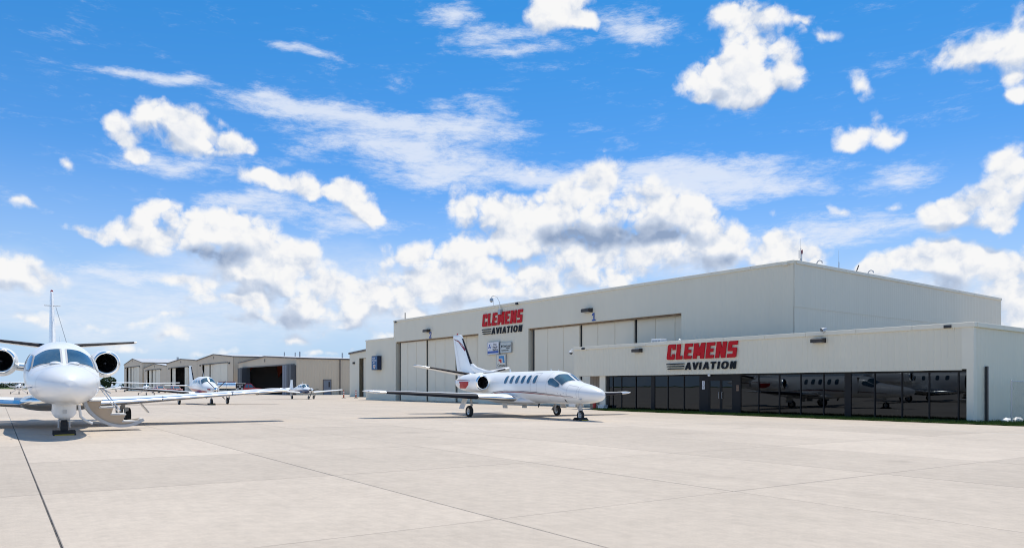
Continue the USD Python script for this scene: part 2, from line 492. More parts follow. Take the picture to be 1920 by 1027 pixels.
def concrete(name, far):
    g = Graph()
    pos = g.add('geometry', 'position')
    big = g.add('noise_texture', 'fac', {'vector': pos}, scale=0.16, detail=5.0, roughness=0.6)
    mid = g.add('noise_texture', 'fac', {'vector': pos}, scale=1.7, detail=6.0, roughness=0.65)
    broom = g.add('mapping', 'vector', {'vector': pos}, mapping_type='point', rotation=(0, 0, -math.atan2(JY, JX)), scale=(1.0, 1.0, 1.0))
    broom2 = g.add('mapping', 'vector', {'vector': broom}, mapping_type='point', scale=(9.0, 0.5, 1.0))
    streak = g.add('noise_texture', 'fac', {'vector': broom2}, scale=1.0, detail=5.0, roughness=0.7)
    fine = g.add('noise_texture', 'fac', {'vector': pos}, scale=55.0, detail=3.0, roughness=0.7)
    speck = g.add('noise_texture', 'fac', {'vector': pos}, scale=140.0, detail=2.0, roughness=0.5)
    tone = g.math('multiply_add', g.math('subtract', big, 0.5), 0.34, 1.0)
    tone = g.math('multiply_add', g.math('subtract', mid, 0.5), 0.24, tone)
    tone = g.math('multiply_add', g.math('subtract', streak, 0.5), 0.18, tone)
    tone = g.math('multiply_add', g.math('subtract', fine, 0.5), 0.26, tone)
    tone = g.math('multiply_add', g.math('subtract', speck, 0.5), 0.22, tone)
    patchy = g.add('noise_texture', 'fac', {'vector': pos}, scale=7.0, detail=5.0, roughness=0.7)
    tone = g.math('multiply_add', g.math('subtract', patchy, 0.5), 0.36, tone)
    # old fluid spots
    sp = g.add('voronoi_texture', 'distance', {'vector': pos}, feature='f1', scale=0.33)
    spn = g.math('multiply_add', g.math('subtract', mid, 0.5), 0.18, sp)
    tone = g.math('multiply', tone, g.smooth(spn, 0.02, 0.16, 0.86, 1.0))
    # worn tracks where wheels roll along the row
    trk = g.add('mapping', 'vector', {'vector': broom}, mapping_type='point', scale=(0.9, 0.035, 1.0))
    tn = g.add('noise_texture', 'fac', {'vector': trk}, scale=1.0, detail=3.0, roughness=0.6)
    tone = g.math('multiply', tone, g.smooth(tn, 0.56, 0.72, 1.0, 0.93))
    if not far:
        rnd = g.add('object_info', 'random')
        tone = g.math('multiply', tone, g.math('multiply_add', rnd, 0.15, 0.925))
    else:
        for vec, off, step in (((JX, JY, 0), JQ0, JQ), ((-JY, JX, 0), JP0, JP)):
            dt = g.add('vector_math', 'value', {'vector1': pos}, math_type='dot_product', vector2=vec)
            t = g.math('pingpong', g.math('subtract', dt, off), step / 2)
            tone = g.math('multiply', tone, g.smooth(t, 0.006, 0.02, 0.45, 1.0))
    col = g.add('combine_color', 'color', {'r': g.math('multiply', tone, CONC[0]), 'g': g.math('multiply', tone, CONC[1]), 'b': g.math('multiply', tone, CONC[2])}, color_type='rgb')
    h = g.math('multiply_add', speck, 0.5, g.math('multiply', streak, 0.5))
    nrm = g.add('bump', 'normal', {'height': h}, strength=0.25, distance=0.006)
    p = g.add('principled_bsdf', 'BSDF', {'base_color': col, 'normal': nrm}, roughness=0.85, specular_ior_level=0.3)
    return usdkit.material(stage, '/World/Looks/' + name, g.n, g.l, surface=p)


CONC = (0.508, 0.431, 0.348)
M_CONC = concrete('concrete_slab', False)
M_APRON = concrete('concrete_far', True)
M_JOINT = mat('joint_sealant', (0.085, 0.078, 0.07), 0.8, vary=0.8, scale=2.2)
M_FIELD = mat('field_grass', (0.085, 0.12, 0.035), 0.9, vary=0.35, scale=0.02, spec=0.1)


def jcoord(x, y):
    return JX * x + JY * y, -JY * x + JX * y


def jworld(a, b):
    return JX * a - JY * b, JY * a + JX * b


def sheet(poly, step, lift):
    """The land inside a plan outline, cut into squares so that it follows the slope."""
    tris, verts = [], []
    polys = []
    # cut across the two lines where the slope starts and ends
    bands = [(-1e5, -10), (-10, 46), (46, 1e5)]
    for lo, hi in bands:
        c = [world(lo, -1e5), world(hi, -1e5), world(hi, 1e5), world(lo, 1e5)]
        piece = poly.intersection(Polygon([p[:2] for p in c]))
        for g_ in getattr(piece, 'geoms', [piece]):
            if g_.area > 1e-6:
                polys.append(g_)
    ms = []
    for g_ in polys:
        v, f = trimesh.creation.triangulate_polygon(g_, engine='earcut')
        v3 = np.column_stack([v, [gz(*p) + lift for p in v]])
        ms.append(trimesh.Trimesh(v3, f, process=False))
    m = cat(ms)
    flip = m.face_normals[:, 2] < 0
    m.faces[flip] = m.faces[flip][:, ::-1]
    return trimesh.Trimesh(m.vertices, m.faces, process=False)


# single slabs, as far out as the photograph shows their joints
cells = []
for i in range(-12, 14):
    for j in range(-3, 10):
        a0, b0 = JQ0 + i * JQ, JP0 + (j - 1) * JP
        c = [jworld(a0 + dx * JQ, b0 + dy * JP) for dx, dy in ((0, 0), (1, 0), (1, 1), (0, 1))]
        mx, my = np.mean(c, 0)
        if not (3.5 < my < 31) or abs(mx) > 0.74 * my + 4.2:
            continue
        if NX * mx + NY * my > 32.0 - 3.2:
            continue
        cells.append((a0, b0, Polygon(c)))
near = unary_union([c[2].buffer(0.0005, join_style=2) for c in cells]).buffer(-0.0005, join_style=2)
whole = Polygon([(-900, -220), (900, -220), (900, 420), (-900, 420)])
slab_parent = numbered('/World', 'apron')
apron = usdkit.mesh(stage, slab_parent, sheet(whole.difference(near), 10, 0.0), M_APRON)
tag(apron.GetPrim(), kind='structure')
part(slab_parent, 'joint_filler', sheet(near, 10, -0.016), M_JOINT)
crng = random.Random(3)
for a0, b0, poly in cells:
    gx, gy, ch = (0.009, 0.0075, 0.006)
    v = []
    dz = crng.uniform(-0.0015, 0.0015)
    for more, drop in ((ch, 0.0), (0.0, ch), (0.0, 0.05)):
        ix, iy = gx + more, gy + more
        for x, y in ((ix, iy), (JQ - ix, iy), (JQ - ix, JP - iy), (ix, JP - iy)):
            X, Y = jworld(a0 + x, b0 + y)
            v.append((X, Y, gz(X, Y) - drop + dz))
    f = [[0, 1, 2], [0, 2, 3]]
    for r in (0, 4):
        for k in range(4):
            n = (k + 1) % 4
            f += [[r + k, r + 4 + k, r + 4 + n], [r + k, r + 4 + n, r + n]]
    part(slab_parent, 'concrete_slab', trimesh.Trimesh(v, f, process=False), M_CONC)

field = Polygon([(-6000, -3000), (6000, -3000), (6000, 6000), (-6000, 6000)]).difference(whole)
single('grass_field', sheet(field, 100, -0.02), M_FIELD, kind='structure')

# grass strip in front of the office
M_TURF = mat('turf', (0.07, 0.10, 0.03), 0.9, vary=0.4, scale=6.0, spec=0.1)


def grass_mat():
    g = Graph()
    rnd = g.add('geometry', 'random_per_island')
    c = g.add('rgb_ramp', 'color', {'fac': rnd}, ramp=[(0, (0.045, 0.085, 0.018)), (0.6, (0.085, 0.14, 0.03)), (0.9, (0.15, 0.17, 0.05)), (1, (0.26, 0.23, 0.10))])
    a = g.add('principled_bsdf', 'BSDF', {'base_color': c}, roughness=0.6, specular_ior_level=0.2)
    b = g.add('translucent_bsdf', 'BSDF', {'color': c})
    m = g.add('mix_closure', 'closure', {'closure1': a, 'closure2': b}, fac=0.3)
    return usdkit.material(stage, '/World/Looks/grass_blades', g.n, g.l, surface=m)


M_BLADE = grass_mat()
S_OFF = 36.4                               # depth of the office front
S_HAN = 41.3                               # depth of the hangar front
GS0, GQ0, GQ1 = 34.3, 3.0, along(34.3, 1093)[0]
ws = lambda s, q: tuple(world(s, q)[:2])
strip_poly = Polygon([ws(GS0, GQ0), ws(GS0, GQ1 - 1.5), ws(GS0 + 1.2, GQ1), ws(S_OFF + 0.4, GQ1), ws(S_OFF + 0.4, 13.6), ws(S_OFF + 12, 13.6), ws(S_OFF + 12, GQ0)])
single('lawn_strip', sheet(strip_poly, 2, 0.03), M_TURF, kind='structure')
g2 = np.random.default_rng(5)
N = 15000
bs = g2.uniform(GS0 - 0.22, S_OFF - 0.05, N); bq = g2.uniform(11.0, GQ1, N)
ex = g2.uniform(S_OFF, S_OFF + 3.5, 1500); eq = g2.uniform(10.0, 13.2, 1500)
bs, bq = np.r_[bs, ex], np.r_[bq, eq]
keep = (bs > GS0 + 0.06 * np.sin(bq * 3.1) + 0.05 * np.sin(bq * 7.7) - 0.12) & ~((bq > GQ1 - 1.0) & (bs < GS0 + 0.6))
bs, bq = bs[keep], bq[keep]; N = len(bs)
hgt = g2.uniform(0.04, 0.17, N); lean = g2.normal(0, 0.035, (N, 2)); ang = g2.uniform(0, np.pi, N); wd = g2.uniform(0.012, 0.022, N)
base = np.stack([NX * bs - NY * bq, NY * bs + NX * bq, -GRADE * np.clip(bs, -10, 46) + 0.02], 1)
side = np.stack([np.cos(ang) * wd, np.sin(ang) * wd, 0 * wd], 1)
tip = base + np.stack([lean[:, 0], lean[:, 1], hgt], 1)
v = np.stack([base - side, base + side, tip], 1).reshape(-1, 3)
single('grass', trimesh.Trimesh(v, np.arange(3 * N).reshape(-1, 3), process=False), M_BLADE, label='short green grass along the foot of the office windows', cat='grass', kind='stuff')

# far trees
def leafy(center, radii, n, seed, size):
    r = np.random.default_rng(seed)
    d = r.normal(size=(n, 3)); d /= np.linalg.norm(d, axis=1, keepdims=True)
    rad = r.uniform(0.45, 1.0, n) ** 0.5
    lump = 0.72 + 0.5 * meshkit.fbm(d * 2.2 + seed, 3, seed)
    p = np.array(center) + d * (rad * lump)[:, None] * np.array(radii)
    a = r.normal(size=(n, 3)); a /= np.linalg.norm(a, axis=1, keepdims=True)
    b = np.cross(a, r.normal(size=(n, 3))); b /= np.linalg.norm(b, axis=1, keepdims=True)
    s = (size * r.uniform(0.6, 1.3, n))[:, None]
    v = np.stack([p - a * s, p + b * s, p + a * s, p - b * s], 1).reshape(-1, 3)
    k = np.arange(n)[:, None] * 4
    return trimesh.Trimesh(v, np.vstack([k + [0, 1, 2], k + [0, 2, 3]]), process=False)


M_LEAF = mat('tree_leaves', (0.045, 0.07, 0.03), 0.7, vary=0.4, scale=0.6, spec=0.2)
M_BARK = mat('bark', (0.10, 0.08, 0.06), 0.9)
ms = []
tr = random.Random(11)
for k in range(60):
    x = -720 + 9.5 * k + tr.uniform(-3, 3)
    y = 640 + tr.uniform(-25, 25) + 0.02 * (x + 500)
    h = tr.uniform(3.0, 7.0)
    ms.append(leafy((x, y, h * 0.5), (tr.uniform(6, 12), 5, h * 0.6), 120, k, 0.9))
single('distant_treeline', cat(ms), M_LEAF, label='low dark line of trees on the far left horizon', cat='trees', kind='stuff')
t = thing('leafy_tree', 'dark bushy tree standing far off behind the large jet', 'tree', np.array([[1, 0, 0, -238.0], [0, 1, 0, 430.0], [0, 0, 1, 0.0], [0, 0, 0, 1]]))
part(t, 'trunk', tube((0, 0, -0.2), (0, 0, 2.2), 0.35, 0.2), M_BARK)
part(t, 'crown', cat(leafy((0, 0, 4.2), (4.6, 4, 3.0), 700, 90, 0.5), leafy((-3.5, 0, 3.2), (3.4, 3, 2.2), 300, 91, 0.5)), M_LEAF)

# ------------------------------------------------------------------ buildings
M_SIDING = mat('painted_siding', (0.71, 0.655, 0.515), 0.55, vary=0.03, scale=0.5, stretch=(1, 1, 0.25), bump=0.05, bscale=6)
M_TRIM = mat('painted_trim', (0.74, 0.685, 0.55), 0.5, vary=0.04, scale=0.8)
M_DOOR = mat('door_steel', (0.73, 0.665, 0.52), 0.5, vary=0.04, scale=0.35, stretch=(1, 1, 0.3))
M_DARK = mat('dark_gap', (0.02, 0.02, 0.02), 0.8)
M_RUST = mat('rusty_track', (0.20, 0.14, 0.09), 0.8, vary=0.5, scale=2.0)
M_BRONZE = mat('bronze_metal', (0.035, 0.028, 0.024), 0.4, vary=0.1)
M_ROOF = mat('roof_sheet', (0.55, 0.55, 0.54), 0.45, metal=0.2, vary=0.05)
M_TAN = mat('tan_siding', (0.57, 0.475, 0.345), 0.6, vary=0.04, scale=0.4, stretch=(1, 1, 0.2))
M_TANTRIM = mat('brown_trim', (0.12, 0.10, 0.085), 0.5)
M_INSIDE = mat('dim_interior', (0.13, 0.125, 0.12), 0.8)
M_STEELRED = mat('red_primer_steel', (0.36, 0.07, 0.035), 0.6)
M_WHITE = mat('white_paint', (0.78, 0.78, 0.76), 0.4, vary=0.03)
M_GALV = mat('galvanised', (0.42, 0.43, 0.44), 0.4, metal=0.7)
M_BLACK = mat('black_paint', (0.02, 0.02, 0.022), 0.4)
M_FRAME = mat('dark_bronze_frame', (0.010, 0.010, 0.011), 0.45, spec=0.25)
M_RED = mat('red_sign_face', (0.52, 0.006, 0.012), 0.5, vary=0.02, spec=0.2)
M_NAVY = mat('navy_sign_face', (0.006, 0.008, 0.012), 0.5, vary=0.02, spec=0.2)
M_BLUE = mat('blue_paint', (0.02, 0.08, 0.34), 0.4, vary=0.03)
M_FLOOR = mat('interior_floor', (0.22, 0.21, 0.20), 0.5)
M_GLASS = pane_mat('tinted_glass', (0.75, 0.85, 1.0), 0.05, ior=1.56, ripple=0.016, gain=(0.74, 0.84, 0.97))


def ribbed(length, z0, z1, pitch=0.3, depth=0.018, top=None):
    """A ribbed wall sheet along +y at x=0 (ribs stand towards -x), closed at the back; top(y) gives a sloping edge."""
    ys, xs = [], []
    y = 0.0
    while y < length - 1e-6:
        for dy, d in ((0, 0), (pitch * 0.72, 0), (pitch * 0.79, -depth), (pitch * 0.93, -depth), (pitch, 0)):
            if y + dy <= length and (not ys or y + dy > ys[-1] + 1e-6):
                ys.append(y + dy); xs.append(d)
        y += pitch
    if ys[-1] < length - 1e-4:
        ys.append(length); xs.append(0)
    ys, xs = np.array(ys), np.array(xs)
    tops = np.array([top(v) for v in ys]) if top else np.full(len(ys), z1)
    lo = np.stack([xs, ys, np.full(len(ys), z0)], 1)
    hi = np.stack([xs, ys, tops], 1)
    back = np.full(len(ys), 0.06)
    bl, bh = lo.copy(), hi.copy()
    bl[:, 0] = 0.06; bh[:, 0] = 0.06
    return grid(np.stack([lo, hi, bh, bl], 1), closed=True, cap=True)


def turn(m, deg, x=0, y=0, z=0):
    m = m.copy()
    m.apply_transform(trimesh.transformations.rotation_matrix(math.radians(deg), (0, 0, 1)))
    m.apply_translation((x, y, z))
    return m


# --- sign lettering
def letter(ch):
    """Heavy square capitals on a grid ten units tall."""
    b = sbox
    if ch == 'C':
        p, w = b(0, 0, 6.1, 10).difference(b(2.5, 2.2, 3.9, 7.6)).difference(b(3.8, 3.7, 6.3, 6.3)), 6.1
        p = p.difference(Polygon([(-.1, -.1), (.9, -.1), (-.1, .9)])).difference(Polygon([(-.1, 10.1), (.9, 10.1), (-.1, 9.1)]))
    elif ch == 'L':
        p, w = b(0, 0, 2.9, 10).union(b(0, 0, 5.0, 2.3)), 5.0
    elif ch == 'E':
        p, w = b(0, 0, 5.9, 10).difference(b(2.6, 2.1, 6, 3.9)).difference(b(2.6, 6.1, 6, 7.9)), 5.9
        p = p.difference(b(5.2, 3.7, 6, 6.3))
    elif ch == 'M':
        p, w = Polygon([(0, 0), (2.8, 0), (2.8, 4.2), (3.3, 1.9), (5.0, 1.9), (5.5, 4.2), (5.5, 0), (8.3, 0), (8.3, 10), (5.4, 10), (4.15, 6.4), (2.9, 10), (0, 10)]), 8.3
    elif ch == 'N':
        p, w = Polygon([(0, 0), (2.7, 0), (2.7, 4.4), (4.3, 0), (7.1, 0), (7.1, 10), (4.4, 10), (4.4, 5.6), (2.8, 10), (0, 10)]), 7.1
    else:
        p, w = b(0, 0, 6.3, 10).difference(b(2.6, 6.1, 6.4, 7.7)).difference(b(-.1, 2.3, 3.7, 3.9)), 6.3
        p = p.difference(Polygon([(-.1, 10.1), (.9, 10.1), (-.1, 9.1)])).difference(Polygon([(6.4, -.1), (5.4, -.1), (6.4, .9)]))
        p = p.difference(Polygon([(6.4, 6.2), (5.7, 6.2), (6.4, 5.5)])).difference(Polygon([(-.1, 3.7), (.6, 3.7), (-.1, 4.4)]))
    return p, w


def plain_letter(ch):
    """Plain heavy capitals on the same grid."""
    b = sbox
    if ch == 'A':
        return Polygon([(0, 0), (2.7, 0), (3.15, 2.0), (5.25, 2.0), (5.7, 0), (8.4, 0), (5.7, 10), (2.7, 10)]).difference(Polygon([(3.55, 3.9), (4.85, 3.9), (4.2, 7.0)])), 8.4
    if ch == 'V':
        return Polygon([(0, 10), (2.7, 10), (4.2, 3.6), (5.7, 10), (8.4, 10), (5.6, 0), (2.8, 0)]), 8.4
    if ch == 'I':
        return b(0, 0, 2.7, 10), 2.7
    if ch == 'T':
        return b(0, 7.7, 7.2, 10).union(b(2.25, 0, 4.95, 10)), 7.2
    if ch == 'O':
        ring = lambda rx, ry: Polygon([(4.4 + rx * math.copysign(abs(math.cos(u)) ** 0.8, math.cos(u)), 5 + ry * math.copysign(abs(math.sin(u)) ** 0.8, math.sin(u))) for u in np.linspace(0, 2 * math.pi, 40, endpoint=False)])
        return ring(4.4, 5.1).difference(ring(1.8, 3.0)), 8.8
    return letter('N')


def facing(m2, shear=0.0):
    """Lettering drawn in the xy plane, reading along +x, stood on a wall whose outside is -x and whose left is +y."""
    m = m2.copy()
    v = m.vertices
    x, y, z = v[:, 0] + shear * v[:, 1], v[:, 1].copy(), v[:, 2].copy()
    m.vertices = np.stack([-z, -x, y], 1)
    m.fix_normals()
    return m


def company_sign(q_left, z_red0, z_red1, width, z_av0, z_av1, q_av, s, label, depth=0.05):
    """Red capitals over a black line of capitals with three speed lines."""
    h = z_red1 - z_red0
    t = thing('wall_sign', label, 'sign', frame(s, q_left, 0.0))
    word = [letter(c) for c in 'CLEMENS']
    gap = 1.25
    total = sum(w for _, w in word) + gap * 6 + 0.13 * 10
    kx = width / total
    x = 0.0
    for p, w in word:
        p = affinity.scale(affinity.translate(p, x, 0), kx, h / 10, origin=(0, 0))
        m = facing(prism(p, 0.02, 0.02 + depth), 0.13 * kx / (h / 10))
        part(t, 'red_letter', moved(m, 0, 0, z_red0), M_RED)
        x += w + gap
    ha = z_av1 - z_av0
    wa = q_left - q_av
    x = 0.0
    shapes = []
    for ch in 'AVIATION':
        p, w = plain_letter(ch)
        shapes.append(affinity.translate(p, x, 0))
        x += w + (1.1 if ch in 'AV' else 2.1)
    k = (width - wa - 0.16 * ha - 0.10) / (x - 2.1)
    for p in shapes:
        p = affinity.scale(p, k, ha / 10, origin=(0, 0))
        m = prism(p, 0.02, 0.05)
        m.vertices[:, 0] += wa
        part(t, 'black_letter', moved(facing(m, 0.16), 0, 0, z_av0), M_NAVY)
    for i in range(3):
        zz = z_av0 + ha * (0.84 - 0.34 * i)
        x0, x1 = 0.10 * i * ha, wa - 0.02 - 0.16 * ha * i * 0.35
        part(t, 'speed_line', bx(-0.09, -0.03, -x1, -x0, zz - 0.065 * ha, zz + 0.065 * ha), M_NAVY)
    return t


# --- main hangar
ZB = ground(S_HAN)
Q_R, Q_L = 25.5, 77.9
H_TOP = 9.15
HD = 32.7
hangar = thing('aircraft_hangar', 'large grey flat topped hangar with tall sliding doors, behind the low office', 'hangar', frame(S_HAN, 0, 0))
oL = (along(S_HAN, 742)[0], along(S_HAN, 897)[0])      # left opening (left end, right end)
oR = (along(S_HAN, 990.6)[0], along(S_HAN, 1277.5)[0])
Z_DOOR = 6.62
front = []
for y0, y1, z0 in ((Q_R, oR[1], ZB - 0.3), (oR[0], oL[1], ZB - 0.3), (oL[0], Q_L, ZB - 0.3)):
    front.append(moved(ribbed(y1 - y0, z0, H_TOP, depth=0.007), 0, y0, 0))
for y0, y1 in ((oR[1], oR[0]), (oL[1], oL[0])):
    front.append(moved(ribbed(y1 - y0, Z_DOOR, H_TOP, depth=0.007), 0, y0, 0))
part(hangar, 'front_wall', cat(front), M_SIDING)
lower, upper = ribbed(HD, ZB - 0.3, 6.3, depth=0.006), ribbed(HD, 6.3, H_TOP, depth=0.006)
part(hangar, 'side_wall', cat(turn(lower, 90, HD, Q_R + 0.0, 0), moved(turn(upper, 90, HD, Q_R - 0.02, 0))), M_SIDING)
part(hangar, 'side_wall', turn(ribbed(HD, ZB - 0.3, H_TOP), -90, 0, Q_L, 0), M_SIDING)
part(hangar, 'rear_wall', bx(HD - 0.15, HD - 0.005, Q_R + 0.08, Q_L - 0.08, ZB - 0.3, H_TOP), M_SIDING)
part(hangar, 'roof', bx(0.08, HD - 0.16, Q_R + 0.08, Q_L - 0.08, H_TOP - 0.7, H_TOP - 0.4), M_ROOF)
# parapet cap in lengths
n = 17
for k in range(n):
    y0 = Q_R + (Q_L - Q_R) * k / n
    y1 = Q_R + (Q_L - Q_R) * (k + 1) / n - 0.012
    part(hangar, 'parapet_cap', bx(-0.075, 0.16, y0, y1, H_TOP - 0.16, H_TOP + 0.05, 0.012), M_TRIM)
for k in range(11):
    x0 = 0.165 + (HD - 0.165) * k / 11
    part(hangar, 'parapet_cap', bx(x0, x0 + (HD - 0.165) / 11 - 0.012, Q_R - 0.095, Q_R + 0.14, H_TOP - 0.162, H_TOP + 0.048, 0.012), M_TRIM)
M_LINER = mat('hangar_liner', (0.35, 0.34, 0.32), 0.7)
for (ql, qr), lname in ((oL, 'left'), (oR, 'right')):
    # reveals and head of the opening
    part(hangar, 'door_frame', cat(bx(0.061, 0.9, ql + 0.0, ql + 0.12, ZB - 0.2, Z_DOOR + 0.1), bx(0.061, 0.9, qr - 0.12, qr, ZB - 0.2, Z_DOOR + 0.1), bx(0.061, 0.9, qr, ql, Z_DOOR + 0.004, Z_DOOR + 0.1)), M_SIDING)
    part(hangar, 'door_track', bx(0.16, 0.22, qr, ql, Z_DOOR - 0.13, Z_DOOR), M_RUST)
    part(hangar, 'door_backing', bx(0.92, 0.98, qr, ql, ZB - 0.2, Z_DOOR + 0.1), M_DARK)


def door_leaf(q0, q1, x, seams):
    """One sliding leaf from q0 (left) to q1 (right): frame with tall panels."""
    leaf = part(hangar, 'door_leaf', cat(bx(x, x + 0.12, q1, q0, ZB + 0.03, Z_DOOR - 0.09)), M_DOOR)
    qs = [q0 - 0.0] + seams + [q1]
    for a, b in zip(qs[:-1], qs[1:]):
        part(leaf, 'panel', bx(x - 0.03, x + 0.004, b + 0.035, a - 0.035, ZB + 0.10, Z_DOOR - 0.14, 0.008), M_DOOR)
    part(leaf, 'edge_seal', bx(x - 0.05, x + 0.10, q0 + 0.002, q0 + 0.15, ZB + 0.03, Z_DOOR - 0.1), M_DARK)
    for q in (q0 - 0.8, q1 + 0.8):
        part(leaf, 'floor_roller', bx(x + 0.01, x + 0.11, q - 0.15, q + 0.15, ZB + 0.01, ZB + 0.10), M_BLACK)
    return leaf


A = lambda px: along(S_HAN, px)[0]
door_leaf(A(747.5), A(795), 0.30, [A(761), A(776.5)])
door_leaf(A(796), A(847), 0.46, [A(811), A(828)])
door_leaf(A(848.5), A(896.6), 0.62, [A(866), A(885.5)])
door_leaf(A(997.5), A(1082), 0.30, [A(1023), A(1052)])
door_leaf(A(1084), A(1181.5), 0.46, [A(1114), A(1146)])
door_leaf(A(1184), A(1277), 0.62, [A(1219), A(1256)])

# annex with the blue sign
Q_E = 85.4
H_E = 7.2
annex = thing('hangar_annex', 'lower plain grey annex at the left end of the large hangar', 'annex', frame(S_HAN, 0, 0))
part(annex, 'front_wall', moved(ribbed(Q_E - Q_L - 0.004, ZB - 0.3, H_E, depth=0.008), 0.004, Q_L + 0.004, 0), M_SIDING)
part(annex, 'side_wall', turn(ribbed(20, ZB - 0.3, H_E), -90, 0, Q_E, 0), M_SIDING)
part(annex, 'rear_wall', bx(19.9, 20, Q_L + 0.1, Q_E - 0.1, ZB - 0.3, H_E), M_SIDING)
part(annex, 'roof', bx(0.1, 19.8, Q_L + 0.1, Q_E - 0.1, H_E - 0.4, H_E - 0.2), M_ROOF)
part(annex, 'parapet_cap', bx(-0.05, 0.12, Q_L + 0.01, Q_E + 0.05, H_E - 0.14, H_E + 0.04, 0.01), M_TRIM)


def wall_light(s, q, z, label, group=None, k=1.0):
    t = thing('wall_light', label, 'light', frame(s, q, z), group)
    body = Polygon([(0, -0.11), (0, 0.11), (-0.26, 0.11), (-0.34, 0.06), (-0.34, -0.11)])
    m = prism(affinity.scale(body, k, k, origin=(0, 0)), -0.33 * k, 0.33 * k)
    m.vertices = m.vertices[:, [0, 2, 1]]
    m.fix_normals()
    part(t, 'housing', m, M_BRONZE)
    part(t, 'lens', bx(-0.30 * k, -0.04 * k, -0.29 * k, 0.29 * k, -0.125 * k, -0.112 * k), mat('lamp_lens', (0.45, 0.44, 0.40), 0.2))
    part(t, 'back_plate', bx(0.001, 0.02, -0.36 * k, 0.36 * k, -0.13 * k, 0.13 * k), M_BRONZE)


FACE = -0.025
for px, py, lab in ((803, 620, 'brown box light over the left hangar doors'), (1104, 582, 'brown box light over the right hangar doors beside the blue number 1')):
    q, z = along(S_HAN, px, py)
    wall_light(S_HAN + FACE, q, z, lab, None, 1.35)
for px, py, ch, hh in ((806.5, 628, '2', 0.66), (1112.5, 594, '1', 0.62)):
    q, z = along(S_HAN, px, py)
    m = meshkit.text_mesh(ch, hh, 0.03, bold=True)
    m.apply_translation((-m.extents[0] / 2, -hh / 2, 0))
    single('door_number', moved(turn(facing(m), YAW), *world(S_HAN + FACE, q, z)), M_BLUE, 'blue number %s painted over the %s hangar doors' % (ch, 'left' if ch == '2' else 'right'), 'number')
q0, z0 = along(S_HAN, 905, 613)
_, z1 = along(S_HAN, 905, 589.5)
qe, _ = along(S_HAN, 981.5)
za = along(S_HAN, 925, 626.5)[1]
zb_ = along(S_HAN, 925, 614.5)[1]
company_sign(q0, z0 + 0.02, z1, q0 - qe, za, zb_, A(922), S_HAN + FACE, 'large red and black lettering high on the hangar between its doors')

# small signs between the doors
def board(px0, px1, py0, py1, at, label, m_face, name='sign_board'):
    q0, ztop = along(S_HAN, px0, py0)
    q1 = along(S_HAN, px1)[0]
    zbot = along(S_HAN, px0, py1)[1]
    t = thing(name, label, 'sign', frame(S_HAN + FACE, q0, zbot))
    w, h = q0 - q1, ztop - zbot
    part(t, 'frame', cat(bx(-at, 0.0, -w, 0, 0, 0.05), bx(-at, 0, -w, 0, h - 0.05, h), bx(-at, 0, -w, -w + 0.05, 0.051, h - 0.051), bx(-at, 0, -0.05, 0, 0.051, h - 0.051)), M_GALV)
    part(t, 'face', bx(-at + 0.02, -0.01, -w + 0.05, -0.05, 0.05, h - 0.05), m_face)
    return t, w, h, -at + 0.018


M_SIGNW = mat('white_sign_face', (0.74, 0.74, 0.76), 0.35, vary=0.02)
M_SIGNG = mat('grey_sign_face', (0.52, 0.56, 0.53), 0.4, vary=0.02)
M_SIGNC = mat('cream_sign_face', (0.66, 0.64, 0.55), 0.4, vary=0.02)


def words(t, lines, x, material):
    """lines: (text, left edge, base height, capital height)."""
    for txt, yl, zb, h in lines:
        m = facing(meshkit.text_mesh(txt, h, 0.012))
        part(t, 'lettering', moved(m, x, -yl, zb), material)


t, w, h, x = board(917, 939, 641.5, 665, 0.22, 'white square sign with blue emblem and blue bar, below the hangar lettering', M_SIGNW)
words(t, [('FAA', 1.02, h * 0.70, 0.20), ('Repair', 0.92, h * 0.50, 0.20), ('Station', 0.90, h * 0.30, 0.20)], x, M_NAVY)
part(t, 'blue_bar', bx(x - 0.012, x, -w + 0.1, -0.1, 0.12, 0.34), M_BLUE)
blades = []
for k in range(3):
    a0 = math.radians(90 + 120 * k)
    blades.append(moved(upright(Polygon([(0.05 * math.cos(a0 + 1), 0.05 * math.sin(a0 + 1)), (0.24 * math.cos(a0 + 0.35), 0.24 * math.sin(a0 + 0.35)), (0.24 * math.cos(a0 - 0.35), 0.24 * math.sin(a0 - 0.35)), (0.05 * math.cos(a0 - 1), 0.05 * math.sin(a0 - 1))]), -0.012, 0), x, -0.42, h * 0.62))
part(t, 'emblem', cat(blades), M_BLUE)
arc = shapely.LineString([(0.32 * math.cos(u), 0.32 * math.sin(u)) for u in np.linspace(-2.0, 0.9, 14)]).buffer(0.025)
part(t, 'emblem_ring', moved(upright(affinity.scale(arc, -1, 1, origin=(0, 0)), -0.01, 0), x, -0.42, h * 0.62), M_SIGNG)
t, w, h, x = board(940.5, 961, 642.5, 661.5, 0.16, 'grey green sign with dark script, right of the white sign', M_SIGNG)
words(t, [('Diamond', 0.40, h * 0.54, 0.22), ('AIRCRAFT', 0.95, h * 0.40, 0.09), ('Authorized Ctr', 0.20, h * 0.18, 0.12)], x, M_NAVY)
part(t, 'emblem', moved(upright(Polygon([(0.11, 0), (0, 0.14), (-0.11, 0), (0, -0.14)]), -0.012, 0), x, -0.25, h * 0.64), M_NAVY)
t, w, h, x = board(932.5, 950.5, 664.8, 690.5, 0.14, 'cream upright sign with blue and red strokes, behind the tail of the parked jet', M_SIGNC)
M_LBLUE = mat('sky_blue_paint', (0.03, 0.22, 0.48), 0.4, vary=0.03)
M_SRED = mat('sign_red_paint', (0.50, 0.02, 0.02), 0.4, vary=0.03)
